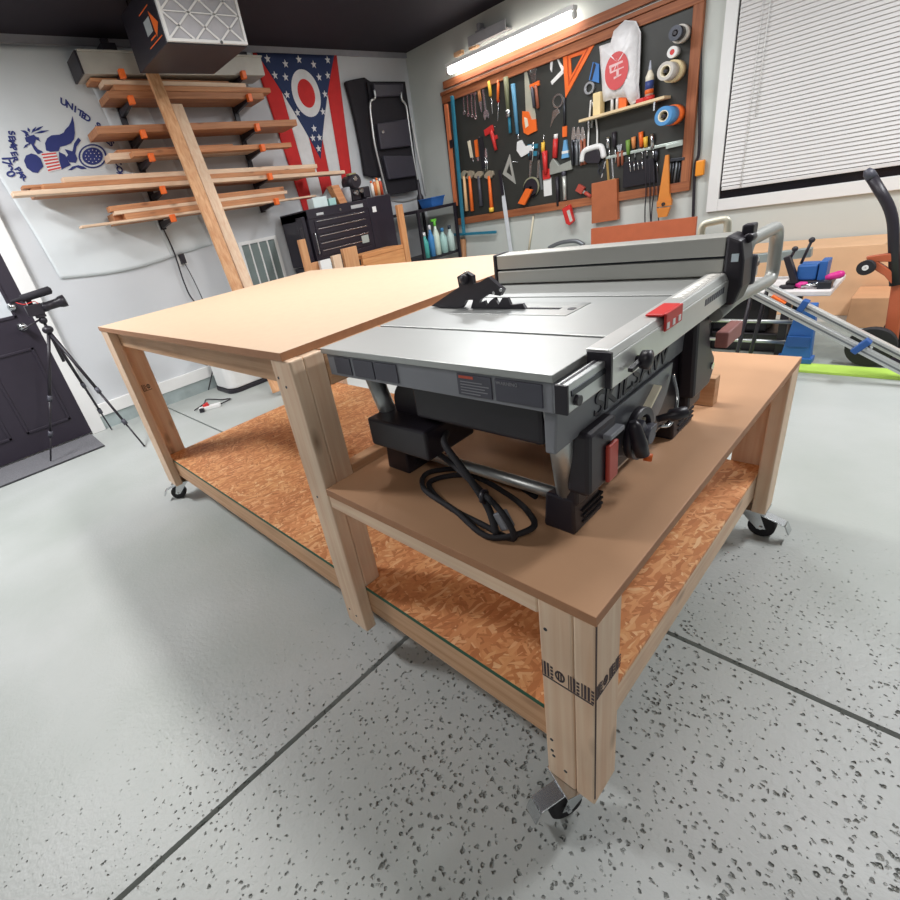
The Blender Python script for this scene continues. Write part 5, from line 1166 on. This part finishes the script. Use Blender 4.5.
# small shelf with plastic bag, glue and other things
sf = thing('tool_shelf', 'small pale wooden shelf on the upper right of the tool board', 'shelf', (.45, YB, 1.585))
SA, SB = RW(582, 122, .09), RW(667, 102, .09); szt = 1.60
sx_a, sx_b = SA.x, SB.x
bb('shelf_board', mat('shelf_pale', (226, 202, 160), .5), sf, sx_a, sx_b, YB - .13, YB, szt - .02, szt, bevel=.002)
for x in (sx_a + .08, sx_b - .08): bb('bracket', STEEL, sf, x - .006, x + .006, YB - .11, YB, szt - .08, szt - .02, bevel=0)
def sx(u, v=100, off=.09): return hit(u, v, 'y', YB - off + .02).x
bgm = thing('plastic_bag', 'crumpled white plastic bag with red round print on the small shelf', 'bag', (sx(620), YB - .07, szt))
bag_pts = [(600, 46), (612, 42), (615, 30), (625, 20), (636, 21), (641, 32), (640, 60), (639, 85), (640, 98), (632, 106), (628, 98), (616, 98), (604, 102), (602, 75)]
cen = RW(621, 62, .07)
bm_ = MB(); rnd = random.Random(3); ringp = [RW(*q, .07) for q in dense(bag_pts, 3)]
lay = []
for k, (kk_, dy) in enumerate(((1, 0), (.96, -.03), (.75, -.052), (.4, -.060), (.04, -.062))):
    lay.append([Vector((cen.x + (p.x - cen.x) * kk_, cen.y + dy + rnd.uniform(-.006, .006), cen.z + (p.z - cen.z) * kk_)) for p in ringp])
for p in lay[0]: bm_.v.append(p)
for l in lay[1:]:
    for p in l: bm_.v.append(p)
n = len(ringp)
for k in range(len(lay) - 1):
    for i in range(n): bm_.f.append((k * n + i, k * n + (i + 1) % n, (k + 1) * n + (i + 1) % n, (k + 1) * n + i)); bm_.sm.append(True)
bk0 = len(bm_.v)
bm_.v += [Vector((cen.x + (p.x - cen.x) * .95, cen.y + .035, cen.z + (p.z - cen.z) * .95)) for p in ringp]
for i in range(n): bm_.f.append((i, (i + 1) % n, bk0 + (i + 1) % n, bk0 + i)); bm_.sm.append(True)
bm_.f.append(tuple(bk0 + i for i in range(n))); bm_.sm.append(False)
bm_.f.append(tuple((len(lay) - 1) * n + i for i in range(n))); bm_.sm.append(False)
bm_.build('bag_film', mat('bag_white', (226, 224, 224), .35, scale=20, bump=.5), bgm)
rd = MB(); c = RW(616.5, 71, .133)
rd.prism([c + Vector((.095 * math.cos(a), 0, .125 * math.sin(a))) for a in [2 * PI * i / 32 for i in range(32)]], (0, -.002, 0)); rd.build('round_print', mat('bag_red', (208, 80, 82), .5), bgm)
wv = MB()
for q in ((-.06, .03, .05, .05), (-.05, -.005, .06, .008), (-.02, -.05, .04, -.035), (-.055, .0, -.04, .03), (.0, -.04, .02, -.0)): wv.prism([c + Vector((q[0], -.0022, q[1])), c + Vector((q[2], -.0022, q[1] + .012)), c + Vector((q[2], -.0022, q[3] + .006)), c + Vector((q[0], -.0022, q[3]))], (0, -.001, 0))
wv.build('print_mark', mat('bag_pink', (232, 190, 190), .5), bgm)
gx = sx(649, 95)
gl = thing('glue_bottle', 'white glue bottle with blue label and red base on the small shelf', 'glue bottle', (gx, YB - .07, szt))
MB().lathe((gx, YB - .07, szt + .03), (0, 0, 1), [(0, .030), (.13, .030), (.155, .018), (.17, .012), (.21, .005)], 16).build('bottle_body', mat('glue_cream', (228, 220, 200), .4), gl)
MB().lathe((gx, YB - .07, szt + .075), (0, 0, 1), [(0, .0308), (.055, .0308)], 16).build('bottle_label', mat('glue_label', (58, 76, 140), .5), gl)
MB().lathe((gx, YB - .07, szt + .045), (0, 0, 1), [(0, .0309), (.028, .0309)], 16).build('label_band', ORG, gl)
MB().lathe((gx, YB - .07, szt + .18), (0, 0, 1), [(0, .015), (.04, .010), (.08, .004)], 12).build('nozzle', mat('nozzle_grey', (180, 184, 196), .4), gl)
MB().lathe((gx, YB - .07, szt), (0, 0, 1), [(0, .04), (.03, .04), (.031, .02)], 16).build('bottle_base', RED, gl)
xq = sx(641, 103); o = MB().box(xq - .03, xq + .03, YB - .10, YB - .03, szt, szt + .03).build('red_tray', RED, None, .004); tag(o, 'small red piece between the plastic bag and the glue bottle', 'tray')
xq = sx(599, 105); o = MB().box(xq - .035, xq + .03, YB - .11, YB - .03, szt, szt + .16).build('cream_carton', mat('carton_cream', (238, 214, 160), .6), None, .004); tag(o, 'cream carton at left end of the small shelf under the bag', 'carton')
xq = sx(622, 105); o = MB().box(xq - .035, xq + .03, YB - .06, YB - .02, szt, szt + .1).build('orange_carton', ORG, None, .004); tag(o, 'orange carton standing behind the white plastic bag', 'carton')
for i, u in enumerate((611, 616)):
    xq = sx(u, 105); o = MB().cyl((xq, YB - .05, szt), (xq, YB - .05, szt + .13), .012, 12).build('white_tube', WHT); tag(o, ('left', 'right') [i] + ' slim white tube standing under the plastic bag', 'tube')
tq = thing('blue_card', 'blue and black triangular hanging card left of the plastic bag', 'card', tuple(RW(596, 84)))
MB().prism([RW(*q, .022) for q in ((594, 62), (600, 64), (600, 83), (590, 80))], (0, -.02, 0)).build('card_body', mat('card_blue', (70, 130, 200), .4), tq); MB().prism([RW(*q, .042) for q in ((594, 62), (596, 65), (592, 80), (590, 80))], (0, -.004, 0)).build('card_edge', BLK, tq)
o = MB().ring(RW(590, 88, .03), (0, -1, 0), .045, .030, .02, 20).build('clear_ring', mat('clear_plastic', (222, 224, 228), .15, trans=.6)); tag(o, 'clear plastic ring hanging under the blue triangular card', 'ring')
# tape rolls on pegs
def roll(u, v, r, ri, h, m, lab, off=.0, core=None):
    p = hit(u, v, 'y', YB - off - h); p.y = YB - off
    q = thing('tape_roll', lab, 'tape', (p.x, YB - off, p.z - r), 'tape rolls on pegs')
    MB().ring(p, (0, -1, 0), r, ri, h).build('tape_winding', m, q)
    MB().ring(p + Vector((0, -.001, 0)), (0, -1, 0), ri, ri * .86, h).build('core', core or CRM, q)
    return p
def stack(u, v, parts):
    tot = parts[-1][1]; p = hit(u, v, 'y', YB - tot)
    for a0, a1, r_, ri, m_, lab in parts:
        q = thing('tape_roll', lab, 'tape', (p.x, YB - a0, p.z - r_), 'tape rolls on pegs')
        MB().ring((p.x, YB - a0, p.z), (0, -1, 0), r_, ri, a1 - a0 - .001).build('tape_winding', m_, q)
        MB().ring((p.x, YB - a0, p.z), (0, -1, 0), ri - .0002, ri * .84, a1 - a0 - .001).build('core', CRM if m_ is not DST else BLK, q)
    o = MB().cyl((p.x, YB + .001, p.z), (p.x, YB - tot - .005, p.z), .012, 12).build('wooden_dowel', BLK); tag(o, 'dark peg inside the ' + parts[-1][5].split(' in front')[0], 'peg')
stack(675, 33, [(0, .08, .055, .028, mat('tape_pale', (216, 210, 200), .5), 'pale tape roll behind the black spool at upper right of board'), (.08, .16, .045, .022, DST, 'black spool in front of the pale tape roll')])
q = thing('tape_roll', 'small white roll with red core under the black spool', 'tape', tuple(RW(674, 56, .02)), 'tape rolls on pegs')
p = hit(672, 52, 'y', YB - .07); p.y = YB
MB().ring(p, (0, -1, 0), .036, .018, .07).build('tape_winding', WHT, q); MB().cyl(p, p + Vector((0, -.065, 0)), .0175, 14).build('core', RED, q)
stack(665, 71, [(0, .10, .070, .038, mat('tape_cream', (226, 206, 160), .5), 'wide cream tape roll at the board on middle peg'), (.10, .22, .057, .038, mat('tape_grey', (196, 190, 182), .5), 'grey tape roll in front of the wide cream one')])
stack(663, 116, [(0, .11, .068, .038, ORG, 'orange tape roll at the board on lowest peg'), (.11, .26, .062, .038, mat('tape_blue', (78, 142, 196), .5), 'blue tape roll in front of the orange one')])
# black cable with orange end right of the board
q = thing('hanging_cable', 'black cable with orange connector hanging between tool board and window', 'cable', tuple(RW(692, 221, .0)))
MB().tube(smooth_path([(1.085, YR - .02, 2.30), RW(702, 0, .02), RW(700, 90, .02), RW(699, 150, .02), RW(695, 168, .02), RW(693, 221, .02)]), .011, 10).build('cable', BLK, q)
c = RW(700, 168, .035); label(MB().box(c.x - .03, c.x + .03, c.y - .015, c.y + .025, c.z - .055, c.z + .055).build('connector', mat('amber_plastic', (240, 150, 40), .4), q, .008), 'orange connector')
# level and blue clamp leaning at the left of the board
lv = thing('spirit_level', 'long orange and black level hanging inside left edge of the tool board', 'level', tuple(RW(453, 200)))
MB().bar(RW(446, 104, .036), RW(456, 206, .036), .03, .040, (1, 0, 0)).build('level_beam', mat('level_orange', (226, 130, 86), .45), lv, .003)
MB().bar(RW(451, 140, .052), RW(452, 148, .052), .012, .046, (1, 0, 0)).build('level_vial', BLK, lv, .001)
bc = thing('pipe_clamp', 'long teal blue bar clamp with wide foot at left edge of tool board', 'clamp', tuple(RW(463, 236, .0)))
MB().bar(RW(452, 96, .082), RW(464, 234, .082), .03, .03, (1, 0, 0)).build('clamp_beam', TEAL, bc, .003)
MB().bar(RW(449, 235, .052), RW(496, 232, .052), .028, .028, (0, 0, 1)).build('clamp_foot', TEAL, bc, .003)
o = MB().tube([RW(463, 239, .038), Vector((-1.44, YR - .038, 0))], [.034, .034], 16).build('wood_post', wood('post_z', (176, 122, 82), (204, 150, 106), 'z')); tag(o, 'round brown wooden post standing under the teal bar clamp', 'post')
o = MB().tube(smooth_path([RW(549, 248, .12), RW(560, 243, .12), RW(575, 241, .12), RW(584, 245, .12)]), .02, 10).build('grey_hose', GREYM); tag(o, 'curved grey hose piece just above the rip fence', 'hose')

# ================================================================== RIGHT SIDE OF THE ROOM
# reddish board and cabinet against the right wall behind the fence
cbx = thing('base_cabinet', 'low grey cabinet against right wall hidden behind the saw fence', 'cabinet', (.5, 4.1, 0))
bb('cabinet_body', mat('cabinet_grey', (170, 174, 172), .6), cbx, .0, 1.24, 3.93, 4.32, 0, .56, bevel=.004)
bb('cabinet_door', mat('cabinet_grey', (170, 174, 172), .6), cbx, .02, .61, 3.915, 3.93, .04, .53, bevel=.003); bb('cabinet_door', mat('cabinet_grey', (170, 174, 172), .6), cbx, .63, 1.22, 3.915, 3.93, .04, .53, bevel=.003)
o = B(.40, 1.245, 3.97, 4.0, .5605, .735).build('red_brown_board', mat('red_brown', (186, 96, 60), .55), None, .002); tag(o, 'reddish brown board standing on edge behind the saw fence', 'board')
# green edged grey mat
gm = thing('workshop_mat', 'grey mat with bright green edge on floor behind the bench', 'mat', (2.6, 3.1, 0))
bb('mat_surface', mat('mat_surface', (150, 156, 150), .8), gm, 1.2, 3.9, 2.90, 3.75, 0, .012, bevel=.002)
bb('mat_edge', mat('lime_edge', (180, 216, 92), .6), gm, 1.2, 3.9, 2.775, 2.90, 0, .014, bevel=.002)
# cardboard boxes along the wall
def carton(name, lab, x0, x1, y0, y1, z0, z1, c=CARD):
    q = thing(name, lab, 'cardboard box', ((x0 + x1) / 2, (y0 + y1) / 2, z0))
    bb('box_body', c, q, x0, x1, y0, y1, z0, z1, bevel=.004); bb('tape_strip', mat('tape_tan', (206, 160, 116), .4), q, (x0 + x1) / 2 - .03, (x0 + x1) / 2 + .03, y0 - .001, y1 + .001, z1 - .001, z1 + .0008, bevel=0)
    return q
carton('cardboard_box', 'long tan cardboard box against right wall under the window', 1.45, 3.3, 3.95, 4.33, 0, .455)
carton('cardboard_box', 'lower tan cardboard box behind the hand truck wheels', 2.28, 2.95, 3.62, 3.93, .0125, .20, mat('cardboard_dark', (206, 156, 116), .8))
# low white topped bench with its tools
LB = thing('low_bench', 'low white topped bench with dark base behind the table saw', 'bench', (2.0, 3.15, 0))
bz = .40
bb('bench_top', mat('bench_white', (228, 222, 220), .4), LB, 1.62, 2.26, 2.96, 3.36, bz - .03, bz, bevel=.006)
for x in (1.66, 2.05):
    for y in (3.0, 3.28): bb('leg', BLK, LB, x, x + .04, y, y + .04, .0145, bz - .031, bevel=.003)
for z in (.10, .22): MB().cyl((1.60, 2.985, z), (2.12, 2.985, z), .012, 12).build('cross_tube', ALU, LB)
bb('base_box', BLK, LB, 1.60, 2.10, 3.05, 3.30, .0145, .13, bevel=.008)
bb('base_box', BLK2, LB, 1.62, 1.98, 3.06, 3.28, .135, .33, bevel=.012)
bs = thing('blue_stand', 'blue plastic trestle stand with sloped sides at the bench end', 'stand', (2.17, 3.0, .0145))
MB().hexa([(2.10, 2.88, .0145), (2.24, 2.88, .0145), (2.24, 2.955, .0145), (2.10, 2.955, .0145)], [(2.14, 2.90, .34), (2.22, 2.90, .34), (2.22, 2.955, .34), (2.14, 2.955, .34)]).build('stand_side', BLU, bs, .006)
MB().box(2.12, 2.225, 2.872, 2.88, .11, .17).build('stand_rib', mat('deep_blue', (36, 84, 150), .5), bs, .002)
MB().box(2.085, 2.25, 2.875, 2.957, .0146, .045).build('stand_foot', BLU, bs, .004)
vs = thing('bench_vise', 'small blue bench vise with black levers on the white bench', 'vise', (2.06, 3.1, bz))
vx0, vx1 = hit(796, 275, 'y', 3.05).x, hit(821, 275, 'y', 3.05).x
bb('vise_base', BLK, vs, vx0 - .04, vx1 + .05, 3.04, 3.20, bz, bz + .035, bevel=.006)
bb('vise_body', BLU, vs, vx0, vx1 - .02, 3.05, 3.16, bz + .035, bz + .12, bevel=.01)
bb('vise_jaw', BLU, vs, vx1 - .015, vx1 + .02, 3.05, 3.16, bz + .035, bz + .135, bevel=.004)
for (a, b) in (((802, 258), (812, 240)), ((790, 256), (795, 249))):
    pa, pb_ = hit(*a, 'y', 3.06), hit(*b, 'y', 3.06); MB().tube([pa - Vector((0, 0, .03)), pb_], .007, 8).build('lever', BLK, vs); MB().ball(pb_, .015).build('lever_knob', BLK, vs)
o = tag(MB().bar(hit(744, 260, 'y', 3.27), hit(812, 252, 'y', 3.27), .05, .05).build('steel_beam', mat('beam_grey', (150, 160, 158), .4, .5), None, .003), 'horizontal grey steel beam behind the blue vise', 'beam')
MB()
bsup = thing('beam_support', 'black tilted bracket on the white bench in front of the grey beam', 'bracket', (1.93, 3.02, bz))
MB().prism([hit(*q, 'y', 3.02) for q in ((783, 258), (789, 256), (798, 283), (791, 285))], (0, .05, 0)).build('bracket_arm', BLK, bsup, .003)
bb('bracket_foot', BLK, bsup, 2.02, 2.09, 3.0, 3.035, bz, bz + .02, bevel=.003)
mgt = thing('magenta_tool', 'bright magenta capped screwdriver lying at the right end of bench', 'screwdriver', (2.25, 3.05, bz))
MB().tube([(2.12, 3.0, bz + .014), (2.22, 3.02, bz + .03)], [.008, .012], 10).build('shaft', STEEL, mgt)
MB().lathe((2.215, 3.015, bz + .055), (1, .1, .25), [(0, .010), (.02, .018), (.06, .021), (.075, .015), (.08, .003)], 16).build('handle', MAG, mgt)
bb('tool_rest', DST, mgt, 2.19, 2.25, 2.99, 3.05, bz, bz + .040, bevel=.004)
o = MB().lathe((2.09, 3.025, bz + .018), (1, .1, 0), [(0, .008), (.02, .018), (.05, .016), (.055, .003)], 14).build('plastic_stopper', MAG); tag(o, 'smaller magenta stopper left of the big magenta handle', 'stopper')
# two aluminium rails sloping down to the right
for i, (a, b, m, lab) in enumerate((((752, 293), (905, 372), ALU, 'lower sloping aluminium rail with blue clip, running to the right'), ((768, 287), (905, 357), mat('pale_aluminium', (216, 217, 214), .35, .55), 'upper sloping pale rail parallel to the aluminium one'))):
    yy = 2.70 if i == 0 else 2.78
    pa, pb_ = hit(*a, 'y', yy), hit(*b, 'y', yy); d = pb_ - pa; end = pa + d * ((pa.z - .03) / (pa.z - pb_.z))
    q = thing('sloping_rail', lab, 'rail', tuple(end - Vector((0, 0, .03))), 'sloping rails behind the saw')
    MB().bar(pa, end, .035, .035, (0, 0, 1)).build('rail_beam', m, q, .004)
    MB().bar(pa + Vector((0, -.018, .0)) , end + Vector((0, -.018, .0)), .002, .008, (0, 0, 1)).build('rail_slot', GREYM, q)
    MB().ball(end - Vector((0, 0, .012)), .018).build('end_foot', RUB, q)
    if i == 0:
        c = hit(860, 346, 'y', yy - .02); MB().bar(c + Vector((-.02, 0, -.03)), c + Vector((.03, 0, .03)), .05, .03, (0, 0, 1)).build('blue_clip', mat('deep_blue', (36, 84, 150), .5), q, .004)
    else:
        c = hit(803, 306, 'y', yy - .02); MB().bar(c + Vector((-.015, 0, -.04)), c + Vector((.012, 0, .03)), .05, .03, (0, 0, 1)).build('blue_clip', mat('deep_blue', (36, 84, 150), .5), q, .004)
    MB().tube([pa, Vector((pa.x - .04, pa.y, .0 if i == 0 else .014))], .010, 10).build('support_leg', BLK, q)
label(MB().bar(hit(771, 297, 'y', 2.76), hit(784, 305, 'y', 2.76), .03, .03).build('orange_grip', ORG, q, .003), 'orange grip')
# hand truck at the right edge
ht = thing('hand_truck', 'orange and black convertible hand truck at the right edge of the room', 'hand truck', (2.46, 2.95, .0145))
hx_, HY = 2.50, 3.02
RO = mat('rust_orange', (188, 96, 62), .45)
ph = [hit(872, 178, 'y', HY), hit(893, 212, 'y', HY), hit(895, 285, 'y', HY)]
print('ht', ph)
MB().tube(bent([ph[0], ph[1], ph[2]], .08), .022, 14).build('handle_tube', BLK, ht)
MB().lathe(ph[0], (ph[0] - ph[1]), [(0, .023), (.03, .022), (.05, .012)], 14).build('handle_grip', DGR, ht)
pb2 = [hit(892, 270, 'y', HY), hit(885, 345, 'y', HY)]; pb2[1].z = .12
MB().bar(ph[2] + Vector((0, .03, .14)), Vector((pb2[1].x + .02, HY + .03, .06)), .045, .055, (1, 0, 0)).build('side_frame', RO, ht, .006)
MB().prism([hit(*q_, 'y', HY - .02) for q_ in ((866, 257), (893, 253), (893, 262), (878, 262), (893, 272), (893, 286), (884, 276), (868, 266))], (0, .03, 0)).build('fork', RO, ht, .004)
MB().ring(hit(865, 268, 'y', HY - .05), (.25, 1, 0), .036, .012, .024, 20).build('small_wheel', RUB, ht); MB().ring(hit(865, 268, 'y', HY - .055), (.25, 1, 0), .013, .004, .032, 14).build('wheel_hub', WHT, ht)
for (x, y) in ((2.47, 2.93), (2.58, 3.22)):
    w_ = MB().ring((x, y - .025, .115), (0, 1, 0), .10, .045, .05, 32).build('wheel', RUB, ht); MB().ring((x, y - .02, .115), (0, 1, 0), .045, .012, .04, 20).build('wheel_hub', BLK, ht)
MB().cyl((2.47, 2.92, .115), (2.58, 3.24, .115), .012, 10).build('axle', STEEL, ht)
bb('toe_plate', BLK, ht, 2.50, 2.80, 2.98, 3.2, .0145, .022, bevel=.002)
